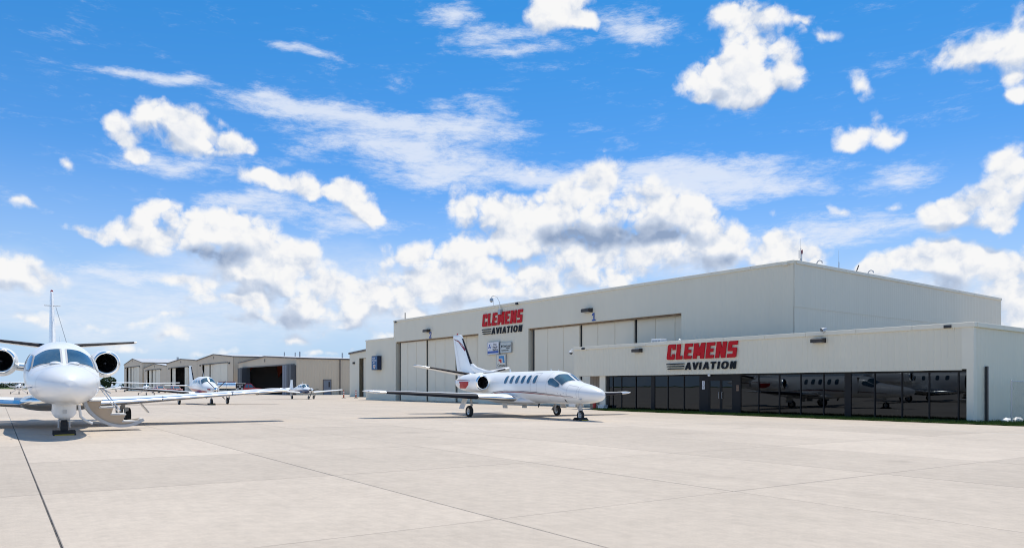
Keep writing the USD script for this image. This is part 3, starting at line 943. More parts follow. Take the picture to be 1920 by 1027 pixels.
part(t, 'blue_stroke', upright(Polygon([(-0.28 * w, 0.90 * h), (-0.80 * w, 0.90 * h), (-0.90 * w, 0.40 * h), (-0.72 * w, 0.40 * h), (-0.66 * w, 0.72 * h), (-0.30 * w, 0.72 * h)]), x - 0.012, x), M_LBLUE)
part(t, 'red_stroke', upright(Polygon([(-0.26 * w, 0.66 * h), (-0.56 * w, 0.66 * h), (-0.58 * w, 0.40 * h), (-0.44 * w, 0.40 * h), (-0.42 * w, 0.52 * h), (-0.28 * w, 0.52 * h)]), x - 0.012, x), M_SRED)
words(t, [('Cessna', 0.24, 0.12 * h, 0.26)], x, M_NAVY)
# blue box sign on the annex
q0, zt_ = along(S_HAN, 704.5, 667.5)
q1, zb2 = along(S_HAN, 718.5, 693.5)[0], along(S_HAN, 704.5, 693.5)[1]
t = thing('box_sign', 'dark blue upright box sign with white words on the annex wall', 'sign', frame(S_HAN + FACE, q0, zb2))
w, h = (q0 - q1) * 0.80, zt_ - zb2
M_BLUESIGN = mat('blue_sign_face', (0.015, 0.09, 0.22), 0.4, vary=0.03)
part(t, 'cabinet', bx(-0.55, 0.0, -w, 0, 0, h, 0.02), mat('navy_cabinet', (0.008, 0.018, 0.045), 0.4))
part(t, 'face', bx(-0.57, -0.552, -w + 0.06, -0.06, 0.08, h - 0.08), M_BLUESIGN)
words(t, [('NOW', 0.30, h * 0.78, 0.20), ('PREMIUM', 0.20, h * 0.62, 0.17), ('JET', 0.36, h * 0.45, 0.22)], -0.571, M_SIGNW)
part(t, 'emblem', moved(upright(Polygon([(-0.3, 0.22), (0.3, 0.22), (0.26, -0.1), (0, -0.3), (-0.26, -0.1)]), -0.012, 0), -0.571, -w / 2, h * 0.24), M_SIGNG)
part(t, 'emblem_disc', moved(upright(shapely.Point(0, 0).buffer(0.12, 12), -0.012, 0), -0.584, -w / 2, h * 0.25), M_SRED)

# goose neck camera on the hangar parapet, antennas on the roof
def at_top(px, py=None):
    q, z = along(S_HAN, px, py or HY)
    return q, z


q, _ = along(S_HAN, 940)
t = thing('camera_mast', 'white bent pipe camera arm above the red hangar lettering', 'camera', frame(S_HAN + FACE, q, H_TOP))
part(t, 'arm', pipe([(-0.12, 0, -0.75), (-0.14, 0.05, 0.25), (-0.18, 0.40, 0.75), (-0.2, 0.85, 0.95), (-0.2, 1.25, 0.9), (-0.2, 1.3, 0.72)], 0.04), M_WHITE)
part(t, 'camera_dome', cat(ball((-0.2, 1.3, 0.50), 0.17), lathe([(0.5, 0.19), (0.72, 0.16), (0.74, 0.02)], 20, 'z').apply_translation((-0.2, 1.3, 0))), M_GALV)
part(t, 'junction_box', bx(-0.28, 0, -0.22, 0.14, -0.95, -0.45, 0.02), M_GALV)
part(t, 'stay', tube((-0.1, 1.1, -0.05), (-0.1, 1.15, 0.55), 0.03), M_WHITE)


def on_side(px):
    """Distance back along the right edge of the roof that appears at column px."""
    r = (px - CX) / F
    # point world(S_HAN + d, Q_R): solve x = r y
    x0, y0 = world(S_HAN, Q_R)[:2]
    return (r * y0 - x0) / (NX - r * NY)


q, _ = along(S_HAN, 1476)
t = thing('antenna', 'grey antenna mast on a small tripod at the hangar roof corner', 'antenna', frame(S_HAN + 1.2, q - 0.2, H_TOP - 0.4))
part(t, 'mast', tube((0, 0, 0), (0, 0, 1.0 + 0.35), 0.024), M_GALV)
part(t, 'whip', tube((0, 0, 1.3), (0, 0, 1.95), 0.009, 0.005), M_GALV)
for k in range(3):
    a0 = 2.1 * k
    part(t, 'leg', tube((0, 0, 0.75), (0.28 * math.cos(a0), 0.28 * math.sin(a0), 0.0), 0.013), M_GALV)
part(t, 'stub_aerial', tube((0.0, 0.12, 0.7), (0, 0.12, 1.25), 0.02), M_GALV)
d = on_side(1514)
t = thing('beacon_pole', 'thin roof pole with a dark red lamp on top', 'beacon', frame(S_HAN + d, Q_R + 0.4, H_TOP - 0.4))
part(t, 'pole', tube((0, 0, 0), (0, 0, 1.05), 0.035), M_WHITE)
part(t, 'lamp', lathe([(1.04, 0.0), (1.04, 0.07), (1.28, 0.075), (1.34, 0.0)], 16, 'z'), mat('red_lamp', (0.22, 0.012, 0.008), 0.3))
d = on_side(1581)
t = thing('whip_antenna', 'tall thin whip antenna on the hangar roof edge', 'antenna', frame(S_HAN + d, Q_R + 0.3, H_TOP - 0.4))
part(t, 'base_tube', tube((0, 0, 0), (0, 0, 0.95), 0.028), M_GALV)
part(t, 'whip', tube((0, 0, 0.9), (0, 0, 1.75), 0.009, 0.005), M_GALV)
for px, lab in ((1541, 'bent vent pipe on the roof edge between beacon and whip antenna'), (1637, 'bent vent pipe farthest right along the roof edge')):
    d = on_side(px)
    t = single('vent_pipe', moved(turn(pipe([(0, 0, 0), (0, 0, 0.55), (0, -0.08, 0.68), (0, -0.22, 0.72), (0, -0.34, 0.66), (0, -0.38, 0.52)], 0.035), YAW), *world(S_HAN + d, Q_R + 0.35, H_TOP - 0.35)), M_GALV, lab, 'vent')
d = on_side(1609)
single('slanted_rod', moved(turn(tube((0, 0, 0), (0.0, -0.35, 0.85), 0.035), YAW), *world(S_HAN + d, Q_R + 0.3, H_TOP - 0.35)), M_BRONZE, 'short dark rod leaning right on the hangar roof edge', 'rod')
q, _ = along(S_HAN, 754)
single('roof_rod', moved(tube((0, 0, 0), (0, 0, 1.15), 0.05), *world(S_HAN + 0.4, q, H_TOP - 0.3)), M_BRONZE, 'short dark rod at the far left end of the hangar parapet', 'rod')
for px, py, lab in ((743, 603.5, 'small black vent high at the left corner of the large hangar'), (970.5, 569, 'small black vent above the end of the hangar lettering'), (1474, 494.5, 'small pale vent under the parapet at the hangar corner')):
    q, z = along(S_HAN, px, py)
    t = thing('wall_vent', lab, 'vent', frame(S_HAN + FACE, q, z))
    part(t, 'hood', bx(-0.14, 0, -0.17, 0.17, -0.1, 0.1, 0.02), M_BLACK if px < 1200 else M_TRIM)
    part(t, 'flange', bx(-0.012, 0.0, -0.21, 0.21, -0.14, 0.14), M_TRIM)

# --- the office in front
ZO = ground(S_OFF)
O_R, O_G, O_L = 13.55, along(S_OFF, 1136)[0], along(S_OFF, 1080)[0]
Z_TOP, Z_SOF = 4.23, 2.10
office = thing('office_building', 'low grey flat roofed office with a long dark glass front', 'office', frame(S_OFF, 0, 0))
P_W = 0.55                                               # width of the end post
fas = ribbed(O_L - O_R - 0.5, Z_SOF, Z_TOP - 0.2, pitch=0.305, depth=0.011)
part(office, 'fascia', moved(fas, -0.16, O_R + 0.5, 0), M_SIDING)
part(office, 'corner_panel', bx(-0.185, 0.05, O_R, O_R + 0.494, Z_SOF + 0.05, Z_TOP - 0.2), M_TRIM)
part(office, 'fascia_end', bx(-0.1, S_HAN - S_OFF - 0.03, O_L + 0.001, O_L + 0.06, Z_SOF, Z_TOP - 0.2), M_SIDING)
part(office, 'soffit', bx(-0.09, S_HAN - S_OFF - 0.04, O_G - 0.2, O_L, Z_SOF + 0.02, Z_SOF + 0.10), M_TRIM)
part(office, 'roof', cat(bx(-0.08, S_HAN - S_OFF - 0.1, Q_R - 0.1, O_L, Z_TOP - 0.42, Z_TOP - 0.22), bx(-0.08, 30, O_R + 0.1, Q_R - 0.14, Z_TOP - 0.42, Z_TOP - 0.22)), mat('roof_membrane', (0.20, 0.19, 0.175), 0.8, vary=0.2))
edges = [O_R - 0.06] + [along(S_OFF, px)[0] for px in (1714, 1609, 1514.5, 1438, 1360, 1283, 1215, 1145)] + [O_L + 0.08]
for a_, b_ in zip(edges[:-1], edges[1:]):
    part(office, 'coping', bx(-0.23, 0.1, a_ + 0.006, b_ - 0.006, Z_TOP - 0.2, Z_TOP + 0.02, 0.012), M_TRIM)
part(office, 'end_post', bx(-0.182, 0.22, O_R + 0.004, O_R + 0.29, ZO - 0.2, Z_SOF + 0.05), M_TRIM)
side = turn(ribbed(30, ZO - 0.3, Z_TOP - 0.2, pitch=0.3, depth=0.006), 90, 30.0, O_R + 0.02, 0)
part(office, 'side_wall', side, M_SIDING)
for k in range(10):
    part(office, 'coping', bx(0.11 + 3.0 * k, 3.1 + 3.0 * k, O_R - 0.07, O_R + 0.2, Z_TOP - 0.2, Z_TOP + 0.02, 0.012), M_TRIM)
part(office, 'downspout', cat(bx(1.02, 1.16, O_R - 0.12, O_R - 0.02, ZO - 0.1, 2.28)), M_BLACK)
M_BROWN = mat('brown_recess', (0.20, 0.175, 0.145), 0.6, vary=0.05)  # dark brown holds the shade under the soffit in its base colour
part(office, 'recess_wall', moved(ribbed(O_L - O_G - 0.75, ZO - 0.2, Z_SOF + 0.02), 1.4, O_G + 0.7, 0), M_BROWN)  # added panel, coloured dark to stand in for shade below the overhang
# left end of the office under the overhang, with the pale post
part(office, 'end_wall', bx(0.25, S_HAN - S_OFF - 0.04, O_G + 0.02, O_G + 0.14, ZO - 0.3, Z_SOF + 0.02), M_SIDING)
part(office, 'end_column', bx(-0.02, 0.24, O_G + 0.05, O_G + 0.62, ZO - 0.2, Z_SOF + 0.02), M_TRIM)
# glass front
Gq = lambda px: along(S_OFF, px)[0]
GX = 0.10                                                # glass plane behind the fascia
GTOP = Z_SOF - 0.05
lines = [1148, 1164, 1191, 1223, 1251, 1281.4, 1312.7]
lines2 = [1387, 1421, 1460, 1500, 1543, 1588.5, 1639, 1690, 1741, 1796]
thick = {1223: 0.30, 1588.5: 0.34}
stops = []
q_end = O_R + 0.29
part(office, 'sill', bx(GX - 0.06, GX + 0.08, q_end, O_G, ZO - 0.2, ZO + 0.10), M_FRAME)
part(office, 'head_rail', bx(GX - 0.06, GX + 0.08, q_end, O_G, GTOP - 0.04, Z_SOF + 0.04), M_FRAME)
qd0, qd1 = Gq(1325), Gq(1380)                            # door frame
vert = [(Gq(p), thick.get(p, 0.055)) for p in lines + lines2] + [(O_G - 0.12, 0.24), (Gq(1319), 0.72), (qd1 + 0.0, 0.50), (q_end + 0.03, 0.05)]
vert = sorted(v for v in vert if not (qd1 + 0.3 < v[0] < qd0 - 0.2 and v[1] < 0.1))
vert = [v for v in vert if abs(v[0] - Gq(1312.7)) > 0.01]
for qv, wv in vert:
    part(office, 'mullion', bx(GX - 0.05, GX + 0.07, qv - wv / 2, qv + wv / 2, ZO + 0.10, GTOP - 0.04), M_FRAME)
for (qa, wa), (qb, wb) in zip(vert[:-1], vert[1:]):
    y0, y1 = qa + wa / 2, qb - wb / 2
    if y1 - y0 < 0.1 or (y0 < (qd0 + qd1) / 2 < y1):
        continue
    tilt = rng.uniform(-0.006, 0.006)
    m = bx(GX - 0.006, GX + 0.006, y0 + 0.002, y1 - 0.002, ZO + 0.102, GTOP - 0.042)
    v = m.vertices
    v[:, 0] += tilt * (v[:, 1] - (y0 + y1) / 2)
    part(office, 'window_pane', m, M_GLASS)
# double door
d0, d1 = Gq(1319) - 0.36, qd1 + 0.25
mid = (d0 + d1) / 2
part(office, 'door_head', bx(GX - 0.05, GX + 0.07, d1, d0, GTOP - 0.26, GTOP - 0.041), M_FRAME)
for a_, b_ in ((mid, d0), (d1, mid)):
    fr = cat(bx(GX - 0.04, GX + 0.03, a_ + 0.005, a_ + 0.07, ZO + 0.101, GTOP - 0.265), bx(GX - 0.04, GX + 0.03, b_ - 0.07, b_ - 0.005, ZO + 0.101, GTOP - 0.265), bx(GX - 0.04, GX + 0.03, a_ + 0.07, b_ - 0.07, ZO + 0.101, ZO + 0.28), bx(GX - 0.04, GX + 0.03, a_ + 0.07, b_ - 0.07, GTOP - 0.35, GTOP - 0.265))
    dl = part(office, 'glass_door', fr, M_FRAME)
    part(dl, 'pane', bx(GX - 0.01, GX + 0.002, a_ + 0.07, b_ - 0.07, ZO + 0.28, GTOP - 0.35), M_GLASS)
    hq = mid + (0.12 if b_ > mid + 0.1 else -0.12)
    part(dl, 'handle', pipe([(GX - 0.04, hq, ZO + 0.9), (GX - 0.10, hq, ZO + 0.92), (GX - 0.10, hq, ZO + 1.28), (GX - 0.04, hq, ZO + 1.3)], 0.012), M_GALV)
for px, py, w, h, m, lab in ((1318, 718, 0.20, 0.26, M_SIGNW, 'upper white notice on the dark frame left of the glass doors'), (1318, 726, 0.20, 0.20, M_SIGNW, 'lower white notice on the dark frame left of the glass doors'), (1382, 727, 0.17, 0.34, mat('brown_notice', (0.22, 0.13, 0.08), 0.5), 'brown notice on the dark frame right of the glass doors')):
    q, z = along(S_OFF, px, py)
    t = thing('notice', lab, 'notice', frame(S_OFF + GX - 0.052, q, z))
    part(t, 'plate', bx(-0.012, 0.0, -w / 2, w / 2, -h / 2, h / 2), m)
    part(t, 'print', cat(*[bx(-0.016, -0.013, -w * 0.36, w * 0.36, h * (0.28 - 0.22 * k) - 0.012, h * (0.28 - 0.22 * k) + 0.012) for k in range(3)]), M_BLACK)
# room behind the glass
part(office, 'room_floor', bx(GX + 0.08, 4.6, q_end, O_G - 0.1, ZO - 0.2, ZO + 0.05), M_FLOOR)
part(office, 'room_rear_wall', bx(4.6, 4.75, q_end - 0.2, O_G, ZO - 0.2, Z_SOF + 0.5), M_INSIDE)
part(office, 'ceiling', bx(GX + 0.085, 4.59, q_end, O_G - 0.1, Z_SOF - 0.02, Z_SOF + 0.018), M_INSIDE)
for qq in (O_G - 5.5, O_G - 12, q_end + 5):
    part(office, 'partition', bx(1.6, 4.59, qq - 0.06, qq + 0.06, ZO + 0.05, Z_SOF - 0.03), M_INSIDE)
M_CHAIR = mat('chair_cloth', (0.10, 0.07, 0.06), 0.8)
first = None
for k, (dx_, qq, lab) in enumerate(((0.9, Gq(1170), 'dark armchair behind the leftmost office windows'), (0.9, Gq(1236), 'dark armchair behind the office window right of the broad mullion'), (1.0, Gq(1440), 'dark armchair behind the glass right of the office doors'))):
    if first is None:
        t = first = thing('armchair', lab, 'chair', frame(S_OFF + dx_, qq, ZO + 0.05))
        part(t, 'seat', bx(-0.3, 0.3, -0.3, 0.3, 0.28, 0.45, 0.04), M_CHAIR)
        part(t, 'backrest', bx(0.3, 0.42, -0.32, 0.32, 0.28, 0.88, 0.04), M_CHAIR)
        for sy in (-1, 1):
            part(t, 'armrest', bx(-0.3, 0.3, sy * 0.36 - 0.06, sy * 0.36 + 0.06, 0.2, 0.62, 0.03), M_CHAIR)
        for sx in (-1, 1):
            for sy in (-1, 1):
                part(t, 'leg', tube((sx * 0.25, sy * 0.3, 0.0), (sx * 0.25, sy * 0.3, 0.3), 0.025), M_BLACK)
    else:
        copy(first, 'armchair', lab, frame(S_OFF + dx_, qq, ZO + 0.05))
# signs and fittings on the fascia
FS = S_OFF - 0.185
q0, z0 = along(S_OFF, 1254.5, 674.5); z1 = along(S_OFF, 1254.5, 646.5)[1]
qe = along(S_OFF, 1388)[0]
za, zb_ = along(S_OFF, 1289, 693)[1], along(S_OFF, 1289, 679.5)[1]
company_sign(q0, z0, z1, q0 - qe, za, zb_, along(S_OFF, 1288)[0], FS, 'large red and black lettering on the low office fascia', 0.05)
for px, py, lab in ((1200.5, 657, 'brown box light on the office fascia left of the red lettering'), (1540, 638.5, 'brown box light on the office fascia right of the red lettering')):
    q, z = along(S_OFF, px, py)
    wall_light(FS, q, z, lab)
q, z = along(S_OFF, 1548, 619)
t = thing('spot_light', 'silver round floodlight on the office coping', 'light', frame(S_OFF - 0.2, q, z))
part(t, 'reflector', lathe([(-0.20, 0.0), (-0.20, 0.05), (-0.05, 0.11), (0.10, 0.15), (0.11, 0.14), (-0.04, 0.09)], 24).apply_transform(Rotation_to := trimesh.transformations.rotation_matrix(math.radians(150), (0, 0, 1)) @ trimesh.transformations.rotation_matrix(math.radians(25), (0, 1, 0))), M_GALV)
part(t, 'bracket', tube((0.0, 0, -0.18), (0.02, 0, 0.0), 0.025), M_GALV)
q, z = along(S_OFF, 1213, 637.5)
t = thing('roof_unit', 'white box with louvres on the office roof edge', 'unit', frame(S_OFF + 0.9, q - 0.25, Z_TOP - 0.22))
part(t, 'casing', bx(-0.3, 0.3, -0.42, 0.42, 0, 0.52, 0.02), M_WHITE)
for k in range(3):
    part(t, 'louvre', bx(-0.32, -0.302, -0.34 + 0.24 * k, -0.16 + 0.24 * k, 0.22, 0.42), M_GALV)
q, z = along(S_OFF, 1275.5, 635.5)
single('roof_lamp', moved(lathe([(0, 0.0), (0, 0.07), (0.08, 0.075), (0.14, 0.0)], 16, 'z'), *world(S_OFF - 0.05, q, Z_TOP + 0.02)), M_WHITE, 'small white round cap on the office coping above the lettering', 'lamp')
for px, py, lab in ((1098, 653.5, 'small dark box at the left end of the office fascia'), (1781, 612.5, 'small dark open box on the right part of the office fascia')):
    q, z = along(S_OFF, px, py)
    t = thing('junction_box', lab, 'box', frame(FS, q, z))
    part(t, 'box', bx(-0.1, 0, -0.16, 0.16, -0.07, 0.07, 0.01), M_BLACK)
    part(t, 'conduit', cat(bx(-0.03, 0, -0.25, -0.22, -0.18, 0.09), bx(-0.03, 0, -0.22, 0.1, 0.072, 0.09)), M_TRIM)
q, z = along(S_OFF, 1331.5, 696)
t = thing('soffit_light', 'small white globe light under the fascia above the glass doors', 'light', frame(S_OFF - 0.1, q, Z_SOF + 0.02))
part(t, 'globe', ball((0, 0, -0.08), 0.085), M_WHITE)
part(t, 'base', lathe([(-0.03, 0), (-0.03, 0.07), (0.02, 0.07), (0.02, 0)], 16, 'z'), M_GALV)
q, z = along(S_OFF, 1071.5, 660.5)
t = thing('dome_camera', 'white dome camera on an arm at the left end of the office fascia', 'camera', frame(S_OFF, O_L + 0.06, z))
part(t, 'arm', pipe([(0.0, 0.0, 0.1), (0.0, 0.25, 0.22), (0.0, 0.45, 0.22), (0.0, 0.5, 0.14)], 0.03), M_WHITE)
part(t, 'dome', cat(lathe([(-0.02, 0.16), (0.10, 0.16), (0.15, 0.05), (0.15, 0.0)], 20, 'z').apply_translation((0, 0.5, 0))), M_WHITE)
part(t, 'lens', ball((0, 0.5, -0.02), 0.13), mat('smoked_lens', (0.05, 0.05, 0.055), 0.05))
# things on the ground at the office's left end
q, z = along(S_OFF, 1121, 762)
t = thing('fire_extinguisher', 'red fire extinguisher cart standing by the pale post at the office end', 'extinguisher', frame(S_OFF - 0.35, q, ZO + 0.02))
part(t, 'cylinder', lathe([(0, 0), (0, 0.12), (0.62, 0.12), (0.70, 0.05), (0.76, 0.03), (0.76, 0)], 20, 'z'), mat('extinguisher_red', (0.45, 0.02, 0.02), 0.3))
part(t, 'valve', cat(tube((0, 0, 0.74), (0, 0, 0.82), 0.03), tube((0, 0, 0.8), (0.12, 0, 0.84), 0.012)), M_BLACK)
part(t, 'hose', pipe([(0, 0, 0.79), (0, 0.16, 0.7), (0, 0.18, 0.4), (0, 0.14, 0.25)], 0.015), M_BLACK)
t = thing('floor_box', 'white low box beside the fire extinguisher', 'box', frame(S_OFF - 0.35, q - 0.85, ZO + 0.02))
part(t, 'tub', bx(-0.2, 0.2, -0.3, 0.3, 0, 0.24, 0.03), M_WHITE)
part(t, 'lid', bx(-0.22, 0.22, -0.32, 0.32, 0.241, 0.29, 0.015), M_WHITE)

# chain link fence along the office's right side
fq = O_R - 1.3
fence = thing('chain_link_fence', 'grey chain link fence in front of the office side wall', 'fence', frame(S_OFF + 0.35, fq, ZO))
FL, FH = 7.2, 1.86
for k in range(4):
    part(fence, 'post', cat(tube((k * 2.4, 0, -0.2), (k * 2.4, 0, FH + 0.04), 0.03), ball((k * 2.4, 0, FH + 0.04), 0.035, 1)), M_GALV)
part(fence, 'top_rail', tube((0, 0, FH), (FL, 0, FH), 0.022), M_GALV)
part(fence, 'tension_wire', tube((0, 0, 0.06), (FL, 0, 0.06), 0.004, n=4), M_GALV)
wires = []
step = 0.085
for k in range(int((FL + FH) / step)):
    c = k * step
    x0, x1 = max(0, c - FH), min(FL, c)
    if x1 - x0 > 0.02:
        wires.append(tube((x0, 0.004, c - x0 + 0.02 if c - x0 < FH else FH), (x1, 0.004, c - x1 + 0.02), 0.0028, n=3))
        wires.append(tube((FL - x0, -0.004, c - x0 + 0.02 if c - x0 < FH else FH), (FL - x1, -0.004, c - x1 + 0.02), 0.0028, n=3))
part(fence, 'wire_mesh', cat(wires), M_GALV)
for k, (dx_, dq) in enumerate(((0.9, 0.35), (2.0, 0.3))):
    m = ball((0, 0, 0), 0.22, 3, (1.6, 0.8, 0.55))
    m.vertices += (meshkit.fbm(m.vertices * 9 + k * 5, 3, k)[:, None] - 0.5) * 0.16
    single('plastic_bag', moved(turn(m, YAW), *world(S_OFF + dx_, fq + dq, ZO + 0.10)), M_WHITE, ('nearer' if k == 0 else 'farther') + ' crumpled white plastic bag lying behind the chain link fence', 'bag', smooth=True)

# --- the row of hangars beyond
S_ROW = 53.0
ZR = ground(S_ROW)
R = lambda px: along(S_ROW, px)[0]
RZ = lambda px, py: along(S_ROW, px, py)[1]
row_seq = [0]


def gable_hangar(label, qr, ql, eave, apex, opening, depth, leaves=(), dark_inside=False, leaf_x=0.35, wall=None, trim=None, red=False, side_door=False, bifold=False, header=True):
    """A hangar with its gable to the apron: qr, ql are its right and left ends, opening = (right, left, top)."""
    wall, trim = wall or M_TAN, trim or M_TANTRIM
    t = thing('row_hangar', label, 'hangar', frame(S_ROW, qr, 0))
    W = ql - qr
    top = lambda y: eave + (apex - eave) * (1 - abs(y - W / 2) / (W / 2))
    o0, o1, oz = opening[0] - qr, opening[1] - qr, opening[2]
    out = Polygon([(0, ZR - 0.3), (W, ZR - 0.3), (W, eave), (W / 2, apex), (0, eave)]).difference(sbox(o0, ZR - 1, o1, oz))
    part(t, 'front_wall', upright(out, 0.0, 0.12), wall)
    # ribs on the front sheet
    part(t, 'side_wall', turn(ribbed(depth, ZR - 0.3, eave - 0.05, pitch=0.6, depth=0.03), 90, depth, 0.0, 0), wall)
    part(t, 'side_wall', turn(ribbed(depth, ZR - 0.3, eave - 0.05, pitch=0.6, depth=0.03), -90, 0, W, 0), wall)
    part(t, 'rear_wall', upright(Polygon([(0.1, ZR - 0.3), (W - 0.1, ZR - 0.3), (W - 0.1, eave), (W / 2, apex), (0.1, eave)]), depth - 0.15, depth - 0.02), wall)
    for s0, s1 in ((0, W / 2), (W, W / 2)):
        e = -0.12 if s0 == 0 else W + 0.12
        zz = eave - (apex - eave) * 0.12 / (W / 2)
        P = np.array([[(-0.12, e, zz), (-0.12, s1, apex)], [(depth + 0.1, e, zz), (depth + 0.1, s1, apex)]])
        P2 = P.copy(); P2[..., 2] += 0.09
        m = grid(np.stack([P[0, 0], P[0, 1], P2[0, 1], P2[0, 0]])[None].repeat(2, 0) + np.array([0, depth + 0.22])[:, None, None] * np.array([1, 0, 0]), closed=True, cap=True)
        part(t, 'roof', m, M_ROOF)
        rk = np.stack([(-0.17, e, zz - 0.18), (-0.17, s1, apex - 0.18), (-0.17, s1, apex + 0.1), (-0.17, e, zz + 0.1)])
        part(t, 'rake_trim', grid(np.stack([rk, rk + np.array([0.048, 0, 0])]), closed=True, cap=True), trim)
    part(t, 'eave_trim', cat(bx(-0.1, depth, -0.17, -0.035, eave - 0.2, eave + 0.06)), trim)
    if header:
        part(t, 'door_track', bx(-0.14, -0.002, o0 - (0.4 if bifold else 0.2), o1 + 0.3, oz, oz + 0.22), trim)
    if not dark_inside:
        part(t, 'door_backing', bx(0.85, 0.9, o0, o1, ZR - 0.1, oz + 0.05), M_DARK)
    else:
        part(t, 'floor', bx(0.13, depth - 0.2, 0.1, W - 0.1, ZR - 0.2, ZR + 0.015), M_FLOOR)
        part(t, 'liner', cat(bx(depth - 0.3, depth - 0.2, 0.1, W - 0.1, ZR, eave), bx(0.2, depth - 0.3, 0.08, 0.14, ZR, eave - 0.1), bx(0.2, depth - 0.3, W - 0.14, W - 0.08, ZR, eave - 0.1)), M_INSIDE)
        for k in range(1, 4):
            for zz in (2.0, 4.2):
                pass
        part(t, 'girt', cat(*[bx(depth - 0.42, depth - 0.31, 0.2, W - 0.2, zz, zz + 0.2) for zz in (ZR + 2.2, ZR + 4.4)]), M_TANTRIM)
    for a_, b_, dx_ in leaves:
        lf = part(t, 'door_leaf', bx(leaf_x + dx_, leaf_x + dx_ + 0.1, b_ - qr, a_ - qr, ZR + 0.03, oz - 0.03), M_DOOR)
        part(lf, 'seam', bx(leaf_x + dx_ - 0.02, leaf_x + dx_ - 0.001, (a_ + b_) / 2 - qr - 0.04, (a_ + b_) / 2 - qr + 0.04, ZR + 0.03, oz - 0.03), M_DOOR)
    for y in (o0 - 1.6, o1 + 1.6):
        if 0.4 < y < W - 0.4:
            part(t, 'wall_lamp', bx(-0.3, -0.002, y - 0.25, y + 0.25, oz - 0.3, oz + 0.1, 0.05), M_BLACK)
    part(t, 'gable_vent', bx(-0.08, -0.002, W / 2 - 0.15, W / 2 + 0.15, apex - 1.25, apex - 0.55), M_TANTRIM)
    return t, W, top


# nearest: open bifold door
D_r, D_l = R(556), R(447.5)
Dz = RZ(556, 673) + 0.0
tD, W, top = gable_hangar('tan hangar with its wide door open, nearest of the far row', D_r, D_l, 7.0, 7.9, (D_r + 1.3, R(456), RZ(556, 681) - 0.25), 30, dark_inside=True)
oz = RZ(556, 681) - 0.25
o0, o1 = 1.3, R(456) - D_r
M_CHAR = mat('charcoal_panel', (0.055, 0.06, 0.068), 0.5, vary=0.1)
M_SLATE = mat('slate_panel', (0.16, 0.18, 0.21), 0.5, vary=0.1)
for k in range(3):
    part(tD, 'folded_door_panel', bx(-1.2 + 0.02 * k, 0.8, o1 + 0.3 - 1.0 * k - 0.85, o1 + 0.3 - 1.0 * k, ZR + 0.03, oz - 0.02), M_CHAR)
for k in range(4):
    part(tD, 'folded_door_panel', bx(-1.0, 1.0, o0 - 1.0 + 1.25 * k, o0 - 1.0 + 1.25 * k + 1.1, ZR + 0.03, oz - 0.02), M_CHAR if k < 2 else M_SLATE)
for k, xx in enumerate((1.2, 9.0, 17.0)):
    for y0, y1, sgn in ((0.3, 6.0, 1), (W - 0.3, W - 6.0, -1)):
        h = Polygon([(y0, eave_ := 6.75), (y0 + sgn * 1.0, 3.6), (y0 + sgn * 7.0, 6.55), (y0 + sgn * 7.0, 6.95)])
        part(tD, 'steel_frame', upright(h, xx, xx + 0.3), M_STEELRED)
part(tD, 'downspout', bx(9.0, 9.18, -0.2, -0.035, ZR, 6.9), M_TANTRIM)
dd = part(tD, 'side_door', bx(5.6, 7.1, -0.10, -0.035, ZR + 0.02, 2.6), M_SLATE)
part(dd, 'frame', cat(bx(5.45, 5.6, -0.12, -0.03, ZR, 2.75), bx(7.1, 7.25, -0.12, -0.03, ZR, 2.75), bx(5.6, 7.1, -0.12, -0.03, 2.605, 2.75)), M_TANTRIM)
part(dd, 'door_window', bx(6.6, 6.95, -0.115, -0.102, 1.2, 2.3), M_BLACK)
for yy, px_ in ((14, 0), (14, 9)):
    part(tD, 'roof_flue', tube((6 + px_ * 1.1, yy, 7.6), (6 + px_ * 1.1, yy, 8.9), 0.16), M_GALV)

C_r, C_l = R(437), R(369.5)
oz = RZ(379, 684)
tC, W, top = gable_hangar('tan hangar with pale closed doors, second of the far row', C_r, C_l, 8.7, 9.75, (R(427), R(379), oz), 34, leaves=((R(389.5), R(380), 0.0)[::1] and [(R(380.5), R(390), 0.0), (R(391.5), R(399.5), 0.12), (R(401.5), R(426), -0.3)]))
for xx in (11, 14):
    part(tC, 'roof_flue', tube((xx + 6, 12, 9.2), (xx + 6, 12, 10.6), 0.15), M_GALV)
B_r, B_l = C_l + 0.05, R(312.4)
gable_hangar('tan hangar with one door slid open, third of the far row', B_r, B_l, 8.7, 9.6, (R(352), R(319.6), RZ(320, 690)), 34, leaves=[(R(345.5), R(352), -0.2), (R(320), R(326), 0.1)], dark_inside=True)
A2_r, A2_l = B_l + 0.05, R(270)
gable_hangar('tan hangar with striped pale doors, fourth of the far row', A2_r, A2_l, 8.0, 9.1, (R(300), R(276), RZ(276, 694)), 30, leaves=[(R(277.5), R(282), 0), (R(283.5), R(288), 0.12), (R(289.5), R(293), 0.0), (R(294), R(299.5), -0.2)])
A1_r, A1_l = A2_l + 3.0, R(232.7)
tA, W, top = gable_hangar('tallest tan hangar at the far left end of the row', A1_r, A1_l, 10.1, 12.0, (R(260.5), R(237), RZ(237, 689)), 60, leaves=[(R(239), R(242.5), 0), (R(244), R(248), 0.12), (R(249.5), R(253), 0.0), (R(254.5), R(260), -0.2)])
for xx in (14, 38):
    part(tA, 'roof_flue', tube((xx, 9, 10.6), (xx, 9, 12.6), 0.4), M_GALV)
